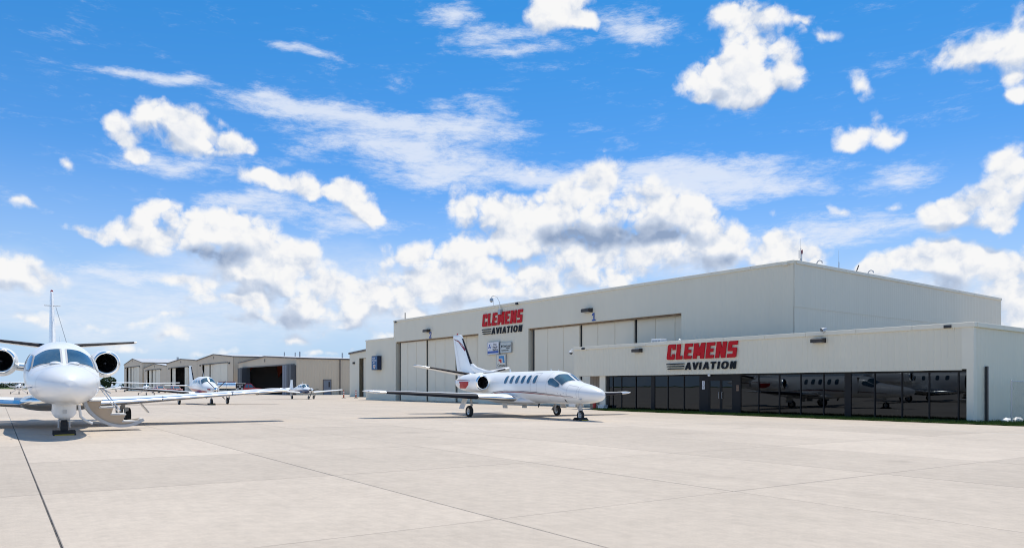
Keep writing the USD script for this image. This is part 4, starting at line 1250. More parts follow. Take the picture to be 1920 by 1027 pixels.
# hangar between the annex and the row
t = thing('row_hangar', 'grey hangar with a narrow dark edged door, tucked behind the annex', 'hangar', frame(S_ROW, 0, 0))
Kl, Kr = R(655.5), 88.0
W = Kl - Kr
zl, zr = RZ(655.5, 662), RZ(655.5, 662) + 0.055 * W
o = sbox(R(690) - 0, ZR - 1, R(673), RZ(673, 671.5))
part(t, 'front_wall', upright(Polygon([(Kr, ZR - 0.3), (Kl, ZR - 0.3), (Kl, zl), (Kr, zr)]).difference(o), 0, 0.12), M_SIDING)
part(t, 'side_wall', turn(ribbed(12, ZR - 0.3, zl - 0.05, 0.6, 0.03), -90, 0, Kl, 0), M_SIDING)
rk = np.stack([(-0.2, Kl + 0.1, zl - 0.2), (-0.2, Kr, zr - 0.2), (-0.2, Kr, zr + 0.1), (-0.2, Kl + 0.1, zl + 0.1)])
part(t, 'rake_trim', grid(np.stack([rk, rk + np.array([0.18, 0, 0])]), closed=True, cap=True), M_TANTRIM)
rf = np.stack([(-0.1, Kl + 0.05, zl - 0.02), (-0.1, Kr, zr - 0.02), (-0.1, Kr, zr + 0.08), (-0.1, Kl + 0.05, zl + 0.08)])
part(t, 'roof', grid(np.stack([rf + np.array([0.1, 0, 0]), rf + np.array([12, 0, 0])]), closed=True, cap=True), M_ROOF)
part(t, 'door_leaf', bx(0.4, 0.5, R(690), R(677.5), ZR + 0.02, RZ(673, 671.5) - 0.02), M_SIDING)
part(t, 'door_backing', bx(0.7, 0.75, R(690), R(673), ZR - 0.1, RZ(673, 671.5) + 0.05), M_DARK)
part(t, 'rear_wall', bx(11.9, 12, Kr, Kl - 0.1, ZR - 0.3, zl), M_SIDING)
part(t, 'wall_lamp', bx(-0.3, -0.002, R(664.5) - 0.2, R(664.5) + 0.2, RZ(664, 680) - 0.2, RZ(664, 680) + 0.15, 0.04), M_BLACK)

# ------------------------------------------------------------------ aircraft
from scipy.interpolate import PchipInterpolator

M_PAINT = mat('aircraft_white', (0.84, 0.835, 0.81), 0.3, coat=0.25, vary=0.015, scale=1.2, spec=0.35)
M_CHROME = mat('polished_metal', (0.90, 0.885, 0.85), 0.20, metal=1.0, vary=0.03, scale=4.0)
M_BOOT = mat('rubber_boot', (0.008, 0.010, 0.018), 0.6, vary=0.2, spec=0.25)
M_TYRE = mat('tyre_rubber', (0.022, 0.022, 0.022), 0.75)
M_RIM = mat('wheel_rim', (0.50, 0.50, 0.49), 0.35, metal=0.8)
M_GEAR = mat('gear_paint', (0.55, 0.55, 0.54), 0.35)
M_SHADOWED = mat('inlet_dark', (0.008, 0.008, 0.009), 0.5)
M_FAN = mat('fan_blades', (0.10, 0.10, 0.11), 0.35, metal=0.9)
M_WINE = mat('wine_red_paint', (0.22, 0.008, 0.014), 0.25, coat=0.4, vary=0.03)
M_FLASH = mat('red_flash_paint', (0.40, 0.012, 0.02), 0.4, vary=0.03, spec=0.3)
M_PINSTRIPE = mat('charcoal_stripe', (0.035, 0.03, 0.035), 0.3, coat=0.4)
M_SEAL = mat('panel_gap', (0.46, 0.46, 0.46), 0.5)
M_BEIGE = mat('cabin_beige', (0.50, 0.38, 0.26), 0.6)
M_TREAD = mat('stair_tread', (0.62, 0.60, 0.56), 0.5)
M_AERIAL = mat('aerial_wire', (0.05, 0.05, 0.05), 0.5)


def canopy_mat():
    g = Graph()
    co = g.add('texture_coordinate', 'object')
    n = g.add('noise_texture', 'fac', {'vector': co}, scale=1.6, detail=2.0)
    c = g.add('rgb_ramp', 'color', {'fac': n}, ramp=[(0.3, (0.02, 0.03, 0.033)), (0.55, (0.06, 0.085, 0.085)), (0.75, (0.10, 0.13, 0.125))])
    p = g.add('principled_bsdf', 'BSDF', {'base_color': c}, roughness=0.03, ior=2.0, specular_ior_level=0.6, coat_weight=1.0, coat_roughness=0.02)
    return usdkit.material(stage, '/World/Looks/cockpit_glass', g.n, g.l, surface=p)


M_CANOPY = canopy_mat()


class Body:
    """A fuselage lofted through stations (distance aft of the nose, top, bottom, half width); n squares the section."""
    def __init__(self, st, n=2.15):
        st = np.array(st, float)
        self.L = st[-1, 0]
        # square-root spacing near the nose keeps it round
        self.f = [PchipInterpolator(np.sqrt(st[:, 0]), st[:, k]) for k in (1, 2, 3)]
        self.n = n

    def at(self, a, th, off=0.0):
        a, th = np.broadcast_arrays(np.asarray(a, float), np.asarray(th, float))
        zt, zb, hw = (f(np.sqrt(np.clip(a, 1e-6, self.L))) for f in self.f)
        zc, hh = (zt + zb) / 2, (zt - zb) / 2
        c, s = np.cos(th), np.sin(th)
        e = 2 / self.n
        y = (hw + off) * np.sign(s) * np.abs(s) ** e
        z = zc + (hh + off) * np.sign(c) * np.abs(c) ** e
        return np.stack([-a - 0 * y, y, z], -1)

    def mesh(self, na=90, nt=56):
        a = np.concatenate([[0.0005], (np.linspace(0.03, 1, na) ** 1.6) * self.L])
        th = np.linspace(0, 2 * np.pi, nt, endpoint=False)
        return grid(self.at(a[:, None], th[None]), closed=True, cap=True)

    def theta(self, a, z, side):
        """Angle round the section at which height z is met."""
        zt, zb, hw = (float(f(math.sqrt(max(a, 1e-6)))) for f in self.f)
        c = np.clip((z - (zt + zb) / 2) / ((zt - zb) / 2), -1, 1)
        return side * math.acos(math.copysign(abs(c) ** (self.n / 2), c))

    def patch(self, poly, off, da=0.07, dt=0.09):
        """A thin skin over the outline given in (distance aft, angle)."""
        if not isinstance(poly, shapely.Geometry):
            poly = Polygon(poly)
        poly = poly.buffer(0)
        x0, y0, x1, y1 = poly.bounds
        vs, fs, n = [], [], 0
        for i in range(int((x1 - x0) / da) + 1):
            for j in range(int((y1 - y0) / dt) + 1):
                c = poly.intersection(sbox(x0 + i * da, y0 + j * dt, x0 + (i + 1) * da, y0 + (j + 1) * dt))
                for g_ in getattr(c, 'geoms', [c]):
                    if g_.geom_type != 'Polygon' or g_.area < 1e-7:
                        continue
                    v, f = trimesh.creation.triangulate_polygon(g_, engine='earcut')
                    vs.append(v); fs.append(f + n); n += len(v)
        v, f = np.vstack(vs), np.vstack(fs)
        P = self.at(v[:, 0], v[:, 1], off)
        m = trimesh.Trimesh(P, f, process=True)
        m.merge_vertices()
        out = m.triangles_center - self.at(np.clip(-m.triangles_center[:, 0], 0.01, self.L), 0 * m.triangles_center[:, 0], 0) * [1, 0, 0] - [0, 0, (self.f[0](1.5) + self.f[1](1.5)) / 2]
        out[:, 0] = 0
        bad = (m.face_normals * out).sum(1) < 0
        m.faces[bad] = m.faces[bad][:, ::-1]
        return trimesh.Trimesh(m.vertices, m.faces, process=False)

    def side_patch(self, az, side, off):
        """As patch, for an outline given in (distance aft, height) on one flank."""
        p = Polygon(az).segmentize(0.08)
        return self.patch([(a, self.theta(a, z, side)) for a, z in p.exterior.coords], off)


def rounded(pts, r):
    return Polygon(pts).buffer(-r).buffer(r, 6)


def airfoil(n=13, t0=0.0, t1=1.0):
    """Points (chord, half-thickness sign) from the upper trailing edge round the nose to the lower trailing edge; t limits it to a stretch round the nose."""
    x = (1 - np.cos(np.linspace(0, np.pi, n))) / 2
    x = x[x <= t1 + 1e-9] if t1 < 1 else x
    th = 5 * (0.2969 * np.sqrt(x) - 0.1260 * x - 0.3516 * x ** 2 + 0.2843 * x ** 3 - 0.1036 * x ** 4)
    return np.concatenate([np.stack([x, th], 1)[::-1], np.stack([x, -th], 1)[1:]])


def wing(sections, t1=1.0, off=0.0, n=19, closed=True, camber=0.02):
    """Sections: (leading edge point, chord, thickness ratio, 'y' or 'z' thickness direction)."""
    rows = []
    for (le, c, t, ax) in sections:
        af = airfoil(n, 0, t1)
        xs = af[:, 0] * c - off * (af[:, 0] < 1e-9)
        zs = af[:, 1] * t * c * 1.0 + np.sign(af[:, 1]) * off + (camber * c * 4 * af[:, 0] * (1 - af[:, 0]) if ax == 'z' else 0)
        p = np.zeros((len(af), 3))
        p[:, 0] = le[0] - xs
        if ax == 'z':
            p[:, 1] = le[1]; p[:, 2] = le[2] + zs
        else:
            p[:, 1] = le[1] + zs; p[:, 2] = le[2]
        rows.append(p)
    if closed:
        return grid(np.array(rows), closed=True, cap=True)
    m = grid(np.array(rows))
    return m


def lerp_section(a, b, u):
    le = tuple(np.array(a[0]) * (1 - u) + np.array(b[0]) * u)
    return (le, a[1] * (1 - u) + b[1] * u, a[2] * (1 - u) + b[2] * u, a[3])


def span(secs, u0, u1, k=6):
    """Sections between two fractions of a two-section surface."""
    return [lerp_section(secs[0], secs[1], u) for u in np.linspace(u0, u1, k)]


def mirror(m):
    m = m.copy()
    m.vertices[:, 1] *= -1
    m.faces = m.faces[:, ::-1]
    return m


def wheel(t, name, c, r, w, axis='y'):
    """Tyre with a rim on each side."""
    k = r / 0.28
    prof = [(-w * 0.32, r * 0.58), (-w * 0.5, r * 0.68), (-w * 0.5, r * 0.86), (-w * 0.36, r * 0.97), (-w * 0.12, r), (w * 0.12, r), (w * 0.36, r * 0.97), (w * 0.5, r * 0.86), (w * 0.5, r * 0.68), (w * 0.32, r * 0.58)]
    ty = part(t, name, lathe(prof, 32, 'y').apply_translation(c), M_TYRE, 40)
    rim = lathe([(-w * 0.36, 0.0), (-w * 0.36, r * 0.18), (-w * 0.24, r * 0.28), (-w * 0.30, r * 0.50), (-w * 0.34, r * 0.60), (w * 0.34, r * 0.60), (w * 0.30, r * 0.50), (w * 0.24, r * 0.28), (w * 0.36, r * 0.18), (w * 0.36, 0.0)], 28, 'y').apply_translation(c)
    part(ty, 'rim', rim, M_RIM, 40)
    return ty


def antenna_blade(x, z, h=0.22, c=0.2):
    return wing([((x, 0, z), c, 0.12, 'y'), ((x - h * 0.6, 0, z + h), c * 0.5, 0.12, 'y')], n=7)


def engine(t, c, r_lip, r_max, length, mark=None):
    """A round tail engine: nacelle, polished lip, fan and exhaust."""
    x, y, z = c
    o = lambda m: m.apply_translation((x, y, z))
    nac = part(t, 'engine_nacelle', o(lathe([(-0.10, r_lip * 1.10), (-0.35, r_max * 0.96), (-0.9, r_max), (-length * 0.55, r_max * 0.99), (-length * 0.8, r_max * 0.86), (-length, r_max * 0.64), (-length, r_max * 0.58), (-length * 0.9, r_max * 0.56)], 44)), M_PAINT, 35)
    lip = [(-0.10, r_lip * 1.101)]
    for u in np.linspace(0.15, 1, 9):
        a = math.pi * u
        lip.append((-0.10 + 0.10 * math.sin(a), r_lip * (0.97 + 0.131 * math.cos(a))))
    lip.append((-0.30, r_lip * 0.80))
    part(nac, 'inlet_lip', o(lathe(lip, 44)), M_CHROME, 50)
    part(nac, 'inlet_duct', o(lathe([(-0.301, r_lip * 0.80), (-0.75, r_lip * 0.82), (-0.76, 0.0)], 36)), M_SHADOWED, 50)
    blades = []
    for k in range(22):
        a = 2 * math.pi * k / 22
        e = np.array([0, math.cos(a), math.sin(a)]); f = np.array([0.04, -0.05 * math.sin(a), 0.05 * math.cos(a)])
        p0, p1 = e * r_lip * 0.22, e * r_lip * 0.79
        v = np.array([p0 - f * 0.5, p0 + f * 0.5, p1 + f, p1 - f]) + [-0.66, 0, 0]
        blades.append(trimesh.Trimesh(v, [[0, 1, 2], [0, 2, 3], [0, 2, 1], [0, 3, 2]], process=False))
    part(nac, 'fan', o(cat(blades)), M_FAN)
    part(nac, 'spinner', o(lathe([(-0.42, 0.0), (-0.5, r_lip * 0.12), (-0.68, r_lip * 0.24), (-0.68, 0.0)], 20)), M_FAN, 50)
    part(nac, 'exhaust_nozzle', o(lathe([(-length * 0.96, r_max * 0.55), (-length - 0.22, r_max * 0.48), (-length - 0.22, r_max * 0.45), (-length * 0.9, r_max * 0.5), (-length * 0.9, 0)], 32)), M_GALV, 40)
    return nac


def chock(c, ang, label):
    """Black wheel chock pair."""
    pass


def wheel_chocks(matrix, label, w=0.5):
    t = thing('wheel_chocks', label, 'chocks', matrix)
    for sx in (-1, 1):
        wdg = Polygon([(0, 0), (0.17, 0), (0.17, 0.035), (0.03, 0.13), (0, 0.13)])
        m = prism(wdg, -w / 2, w / 2)
        m.vertices = m.vertices[:, [0, 2, 1]]
        m.vertices[:, 0] = sx * (m.vertices[:, 0] + 0.15)
        m.fix_normals()
        ch = part(t, 'chock', m, M_TYRE)
        part(ch, 'stripe', bx(*(sorted((sx * 0.30, sx * 0.325))), -w / 2 + 0.04, w / 2 - 0.04, 0.008, 0.03), mat('yellow_paint', (0.55, 0.42, 0.03), 0.6))
    part(t, 'rope', tube((-0.2, w * 0.4, 0.03), (0.2, w * 0.4, 0.03), 0.012), M_TYRE)


def oval_window(body, a, z, w, h, side, t):
    pts = []
    for u in np.linspace(0, 2 * np.pi, 22, endpoint=False):
        pts.append((a + w / 2 * np.sign(np.cos(u)) * abs(np.cos(u)) ** 0.65, z + h / 2 * np.sign(np.sin(u)) * abs(np.sin(u)) ** 0.65))
    fr = [(a + (p - a) * 1.22, z + (q - z) * 1.14) for p, q in pts]
    wn = part(t, 'cabin_window', body.side_patch(pts, side, 0.012), M_CANOPY, 60)
    part(wn, 'frame', body.side_patch(fr, side, 0.006), M_SEAL, 60)


# --- the parked jet in the middle
def mid_jet():
    t = thing('business_jet', 'white twin engine jet with dark wing boots and thin red stripe, parked before the hangar', 'jet', stand(3.08, 32.75, (0.522, -0.853)))
    # moved so that the nose wheel stands on the frame's origin
    X0 = 1.62
    o = lambda m: moved(m, X0, 0, 0)
    st = [(0, 1.14, 1.12, 0.005), (0.06, 1.28, 1.0, 0.15), (0.25, 1.39, 0.89, 0.30), (0.5, 1.475, 0.83, 0.42), (0.8, 1.555, 0.79, 0.52), (1.3, 1.655, 0.75, 0.64), (1.8, 1.745, 0.73, 0.72), (2.1, 1.87, 0.725, 0.745), (2.5, 2.07, 0.72, 0.775), (2.9, 2.20, 0.72, 0.795), (3.5, 2.27, 0.72, 0.815), (5, 2.28, 0.72, 0.815), (8.3, 2.28, 0.72, 0.815), (9.5, 2.27, 0.82, 0.79), (10.5, 2.24, 1.0, 0.69), (11.5, 2.2, 1.22, 0.53), (12.5, 2.09, 1.47, 0.34), (13.4, 1.98, 1.68, 0.17), (13.9, 1.92, 1.78, 0.06)]
    b = Body(st, 2.1)
    fus = part(t, 'fuselage', o(b.mesh()), M_PAINT, 50)
    for sd in (1, -1):
        D = lambda pts: [(a, sd * math.radians(q)) for a, q in pts]
        front = D([(1.93, 5), (2.13, 62), (2.78, 53), (2.72, 30), (2.52, 5)])
        w1 = part(t, 'windshield', o(b.patch(rounded(front, 0.03), 0.014)), M_CANOPY, 60)
        part(w1, 'frame', o(b.patch(Polygon(front).buffer(0.045), 0.007)), M_SEAL, 60)
        sidew = D([(2.28, 75), (2.32, 64), (2.88, 55), (3.05, 58), (3.12, 70), (3.02, 80), (2.5, 82)])
        w2 = part(t, 'cockpit_side_window', o(b.patch(rounded(sidew, 0.04), 0.014)), M_CANOPY, 60)
        part(w2, 'frame', o(b.patch(Polygon(sidew).buffer(0.04), 0.007)), M_SEAL, 60)
        for a in (4.25, 4.78, 5.31, 5.84, 6.37, 6.9):
            if sd == 1 and a < 4.5:
                continue
            oval_window(OffsetBody(b, X0), a, 1.86, 0.25, 0.37, sd, t)
        # stripes along the flank: dark over red
        up = [(1.35, 1.035), (2.0, 1.07), (3.0, 1.14), (4.2, 1.21), (5.6, 1.265), (7.0, 1.27), (8.0, 1.20), (9.0, 1.03), (9.6, 0.93)]
        wd = [0.004, 0.012, 0.025, 0.035, 0.042, 0.042, 0.04, 0.03, 0.008]
        a = [p[0] for p in up]; z = np.array([p[1] for p in up]); wd = np.array(wd)
        part(t, 'red_stripe', o(b.side_patch(list(zip(a, z)) + list(zip(a, z - wd))[::-1], sd, 0.006)), M_WINE, 60)
        part(t, 'dark_stripe', o(b.side_patch(list(zip(a, z + 0.032 + wd * .5)) + list(zip(a, z + 0.022))[::-1], sd, 0.006)), M_PINSTRIPE, 60)
        # tail cone stripe
        part(t, 'tail_stripe', o(b.side_patch([(10.9, 1.78), (11.8, 1.80), (12.6, 1.86), (13.3, 1.93), (13.3, 1.90), (12.6, 1.82), (11.8, 1.75), (10.9, 1.74)], sd, 0.006)), M_WINE, 60)
    for a in (1.02, 3.22, 9.35):
        part(t, 'skin_seam', o(b.patch([(a, -3.1), (a + 0.010, -3.1), (a + 0.010, 3.1), (a, 3.1)], 0.004, 0.05, 0.12)), M_SEAL)
    for sd in (1, -1):
        for c0, c1 in (((1.15, 1.0), (1.15, 1.5)), ((1.15, 1.5), (1.75, 1.58)), ((1.75, 1.58), (1.75, 1.0)), ((1.75, 1.0), (1.15, 1.0))):
            part(t, 'hatch_seam', o(b.side_patch(list(shapely.LineString([c0, c1]).buffer(0.005, cap_style=2).exterior.coords), sd, 0.005)), M_SEAL, 60)
    # emergency exit outline on the right flank
    ex = sbox(4.0, 1.26, 4.55, 2.16).exterior
    for k, (c0, c1) in enumerate(zip(list(ex.coords)[:-1], list(ex.coords)[1:])):
        seg = shapely.LineString([c0, c1]).buffer(0.008, cap_style=2)
        part(t, 'exit_seam', o(b.side_patch(list(seg.exterior.coords), -1, 0.005)), M_SEAL, 60)
    # open cabin door on the left flank
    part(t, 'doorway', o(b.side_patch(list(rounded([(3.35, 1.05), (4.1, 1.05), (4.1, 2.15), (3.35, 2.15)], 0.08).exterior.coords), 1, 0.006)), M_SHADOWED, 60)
    dr = Body(st, 2.1)
    th = np.linspace(b.theta(3.7, 2.15, 1), b.theta(3.7, 1.05, 1), 12)
    P = b.at(np.array([0.0 + 3.36, 4.06])[:, None], th[None], 0.02)
    Q = b.at(np.array([0.0 + 3.36, 4.06])[:, None], th[None], -0.04)
    ring = np.concatenate([P, Q[:, ::-1]], 1)
    dm = grid(ring, closed=True, cap=True)
    dm.apply_transform(trimesh.transformations.rotation_matrix(math.radians(-37), (0, 0, 1), (-3.36, 0.80, 0)))
    part(t, 'cabin_door', o(dm), M_PAINT, 40)
    # wings with boots
    for sd in (1, -1):
        S = [((-5.75, 0.55, 0.90), 2.75, 0.145, 'z'), ((-6.35, 2.6, 1.0), 2.15, 0.14, 'z'), ((-7.22, 7.65, 1.22), 1.05, 0.12, 'z')]
        Q = lambda m: o(m if sd == 1 else mirror(m))
        wg = part(t, 'wing', Q(wing(span(S[:2], 0, 1, 4) + span(S[1:], 0, 1, 6)[1:])), M_PAINT, 40)
        part(wg, 'wing_tip', Q(wing([S[2], ((-7.36, 7.86, 1.245), 0.80, 0.09, 'z'), ((-7.6, 7.96, 1.26), 0.35, 0.05, 'z')])), M_PAINT, 50)
        part(wg, 'polished_edge', Q(wing(span(S[:2], 0.02, 1, 5), t1=0.075, off=0.006, closed=False)), M_CHROME, 60)
        part(wg, 'wing_boot', Q(wing(span(S[1:], 0.003, 0.88, 8), t1=0.13, off=0.009, closed=False)), M_BOOT, 60)
        part(wg, 'polished_edge', Q(wing(span(S[1:], 0.885, 1.0, 3), t1=0.075, off=0.006, closed=False)), M_CHROME, 60)
        part(wg, 'nav_light', Q(ball((-7.33, 7.80, 1.245), 0.055, 2, (1.6, 1, 0.7)).apply_translation((0, 0, 0))) if False else Q(moved(ball((0, 0, 0), 0.05, 2, (1.6, 1, 0.7)), -7.4, 7.83, 1.245)), mat('clear_lens', (0.5, 0.5, 0.5), 0.05))
        part(wg, 'flap_seam', Q(bx(-8.02, -8.0, 1.0, 4.6, 1.02, 1.03)), M_SEAL)
        # tailplane
        T = [((-11.15, 0.12, 2.16), 2.0, 0.11, 'z'), ((-12.5, 2.85, 2.64), 1.0, 0.10, 'z')]
        tl = part(t, 'tailplane', Q(wing(span(T, 0, 1, 5), camber=0)), M_PAINT, 40)
        part(tl, 'boot', Q(wing(span(T, 0.12, 0.86, 5), t1=0.09, off=0.006, closed=False, camber=0)), M_BOOT, 60)
        part(tl, 'tip_cap', Q(wing([T[1], ((-12.72, 3.0, 2.69), 0.76, 0.09, 'z')], camber=0)), M_PAINT, 50)
        # engine
        c = (-8.45, sd * 1.20, 1.72)
        nac = engine(t, tuple(np.array(c) + [X0, 0, 0]), 0.35, 0.485, 2.55)
        part(t, 'engine_pylon', Q(wing([((-9.0, 0.55, 1.78), 2.2, 0.12, 'z'), ((-9.1, 0.85, 1.76), 2.0, 0.12, 'z')], camber=0)), M_PAINT, 40)
        # wine red mark and line on the nacelle flank
        prof = [(-0.10, 0.385), (-0.35, 0.4656), (-0.9, 0.485), (-1.4025, 0.4802), (-2.04, 0.4171), (-2.55, 0.3104)]
        px_ = np.array([p[0] for p in prof])[::-1]; pr_ = np.array([p[1] for p in prof])[::-1]

        def nacelle_patch(poly):
            poly = Polygon(poly).buffer(0)
            vs, fs, n = [], [], 0
            x0, y0, x1, y1 = poly.bounds
            for i in range(int((x1 - x0) / 0.08) + 1):
                for j in range(int((y1 - y0) / 0.12) + 1):
                    cc = poly.intersection(sbox(x0 + i * 0.08, y0 + j * 0.12, x0 + (i + 1) * 0.08, y0 + (j + 1) * 0.12))
                    for g_ in getattr(cc, 'geoms', [cc]):
                        if g_.geom_type == 'Polygon' and g_.area > 1e-7:
                            v, f = trimesh.creation.triangulate_polygon(g_, engine='earcut')
                            vs.append(v); fs.append(f + n); n += len(v)
            v, f = np.vstack(vs), np.vstack(fs)
            rr = np.interp(-v[:, 0], px_, pr_) + 0.006
            ph = v[:, 1]
            return trimesh.Trimesh(np.stack([c[0] - v[:, 0], c[1] + sd * rr * np.cos(ph), c[2] + rr * np.sin(ph)], 1), f, process=False)
        part(nac, 'red_flash', o(nacelle_patch([(0.72, 0.10), (1.95, 0.16), (1.78, -0.15), (2.05, -0.80), (1.2, -0.66), (0.78, -0.25)])), M_FLASH)
        part(nac, 'dark_line', o(nacelle_patch([(0.6, 0.22), (1.5, 0.34), (2.5, 0.46), (2.5, 0.38), (1.5, 0.26), (0.6, 0.18)])), M_WINE)
    # fin
    Fn = [((-11.35, 0, 2.05), 2.3, 0.11, 'y'), ((-13.12, 0, 4.46), 1.18, 0.10, 'y')]
    fin = part(t, 'fin', o(wing(span(Fn, 0, 1, 6))), M_PAINT, 40)
    part(fin, 'dorsal_fillet', o(wing([((-8.6, 0, 2.30), 4.2, 0.045, 'y'), ((-10.2, 0, 2.42), 2.6, 0.07, 'y'), ((-11.3, 0, 2.62), 1.4, 0.13, 'y'), ((-11.75, 0, 2.82), 0.8, 0.15, 'y')])), M_PAINT, 50)
    part(fin, 'boot', o(wing(span(Fn, 0.26, 0.94, 5), t1=0.09, off=0.007, closed=False)), M_BOOT, 60)
    part(fin, 'fin_cap', o(wing([Fn[1], ((-13.32, 0, 4.56), 0.95, 0.07, 'y')])), M_PAINT, 50)
    part(fin, 'beacon', o(moved(lathe([(0, 0.05), (0.08, 0.045), (0.12, 0)], 14, 'z'), -13.75, 0, 4.55)), mat('red_lens', (0.35, 0.02, 0.02), 0.1))

    def fin_patch(pts, sd):
        p = Polygon(pts).segmentize(0.12)
        v, f = trimesh.creation.triangulate_polygon(p, engine='earcut')
        u = (v[:, 1] - 2.05) / (4.46 - 2.05)
        le = 11.35 + u * (13.12 - 11.35); ch = 2.3 + u * (1.18 - 2.3); tt = 0.11 - 0.01 * u
        x = np.clip((v[:, 0] - le) / ch, 0.001, 1)
        yt = 5 * tt * ch * (0.2969 * np.sqrt(x) - 0.1260 * x - 0.3516 * x ** 2 + 0.2843 * x ** 3 - 0.1036 * x ** 4)
        return trimesh.Trimesh(np.stack([-v[:, 0], sd * (yt + 0.012), v[:, 1]], 1), f if sd < 0 else f[:, ::-1], process=False)
    for sd in (1, -1):
        part(fin, 'swoosh', o(fin_patch([(12.62, 3.68), (13.0, 3.98), (13.5, 4.22), (14.2, 4.36), (14.2, 4.33), (13.5, 4.14), (13.05, 3.84), (12.66, 3.56)], sd)), M_WINE)
        part(fin, 'rudder_seam', o(fin_patch([(13.18, 2.5), (13.20, 2.5), (14.0, 4.3), (13.98, 4.3)], sd)), M_SEAL)
    # landing gear
    for sd in (1, -1):
        x, y = -5.62, sd * 2.62
        part(t, 'main_gear_leg', cat(tube((x, y - sd * 0.05, 0.95), (x, y - sd * 0.1, 0.55), 0.06), tube((x, y - sd * 0.1, 0.62), (x - 0.28, y - sd * 0.1, 0.30), 0.05), tube((x, y - sd * 0.12, 0.30), (x - 0.02, y + sd * 0.02, 0.28), 0.045), tube((x + 0.02, y - sd * 0.06, 0.6), (x, y - sd * 0.12, 0.28), 0.05)), M_GEAR, 40)
        wheel(t, 'main_wheel', (x, y + sd * 0.03, 0.28), 0.28, 0.19)
        dm = upright(Polygon([(0, 0), (0.05, 0), (0.05, 0.6), (0, 0.6)]), -0.28, 0.28)
        dm = bx(-0.25, 0.25, -0.015, 0.015, -0.60, 0)
        dm.apply_transform(trimesh.transformations.rotation_matrix(sd * math.radians(22), (1, 0, 0)))
        part(t, 'gear_door', moved(dm, x, y + sd * 0.25, 0.97), M_PAINT)
        dm = bx(-0.22, 0.22, -0.012, 0.012, -0.30, 0)
        dm.apply_transform(trimesh.transformations.rotation_matrix(-sd * math.radians(8), (1, 0, 0)))
        part(t, 'gear_door', moved(dm, x, sd * 0.62, 0.72), M_PAINT)
    part(t, 'nose_gear_leg', cat(tube((-0.05, 0, 0.85), (0, 0, 0.42), 0.05), tube((0, 0.10, 0.24), (0, 0.10, 0.48), 0.022), tube((0, -0.10, 0.24), (0, -0.10, 0.48), 0.022), tube((0, -0.11, 0.47), (0, 0.11, 0.47), 0.035), tube((-0.1, 0, 0.5), (-0.65, 0, 0.82), 0.03), bx(-0.06, 0.06, -0.06, 0.06, 0.5, 0.6)), M_GEAR, 40)
    wheel(t, 'nose_wheel', (0, 0, 0.225), 0.225, 0.13)
    for sd in (1, -1):
        dm = bx(-0.55, -0.05, -0.012, 0.012, -0.16, 0)
        dm.apply_transform(trimesh.transformations.rotation_matrix(sd * math.radians(12), (1, 0, 0)))
        part(t, 'nose_gear_door', moved(dm, -0.05, sd * 0.2, 0.78), M_PAINT)
    part(t, 'belly_fairing', o(Body([(4.9, 0.95, 0.70, 0.3), (5.6, 1.0, 0.64, 0.75), (6.6, 1.0, 0.62, 0.86), (8.2, 1.0, 0.64, 0.84), (9.2, 1.0, 0.76, 0.5), (9.6, 0.98, 0.9, 0.2)], 2.4).mesh_from(4.9)), M_PAINT, 50)
    for x, z, k in ((-3.3, 2.24, 0.09), (-3.9, 2.27, 0.10), (-7.6, 2.27, 0.18)):
        part(t, 'antenna', o(antenna_blade(x, z, k, k)), M_PAINT)
    part(t, 'belly_antenna', o(mirror_z(antenna_blade(-4.9, -0.70, 0.2, 0.16))), M_BLACK)
    part(t, 'pitot_tube', o(cat(tube((-0.9, -0.50, 0.98), (-0.9, -0.58, 0.95), 0.015), tube((-0.98, -0.58, 0.95), (-0.72, -0.60, 0.95), 0.013))), M_GALV)
    for k in range(4):
        part(t, 'static_port', o(b.side_patch([(1.75 + 0.2 * k + 0.025 * math.cos(u), 1.16 + 0.05 * (k % 2) + 0.025 * math.sin(u)) for u in np.linspace(0, 6.28, 9)], -1, 0.004)), M_SEAL)
    part(t, 'nose_vent', o(b.side_patch([(1.95, 0.93), (2.02, 0.95), (2.10, 0.83), (2.03, 0.81)], -1, 0.005)), M_BLACK)
    wheel_chocks(stand(3.08, 32.75, (0.522, -0.853)), 'black wheel chocks at the nose wheel of the middle jet', 0.42)
    return t


class OffsetBody:
    """A body whose patches come out shifted along the axis."""
    def __init__(self, b, x):
        self.b, self.x = b, x

    def side_patch(self, *a):
        return moved(self.b.side_patch(*a), self.x, 0, 0)


def mesh_from(self, a0, na=30, nt=40):
    a = np.linspace(a0, self.L, na)
    th = np.linspace(0, 2 * np.pi, nt, endpoint=False)
    return grid(self.at(a[:, None], th[None]), closed=True, cap=True)


Body.mesh_from = mesh_from


def mirror_z(m):
    m = m.copy()
    m.vertices[:, 2] *= -1
    m.faces = m.faces[:, ::-1]
    return m


mid_jet()


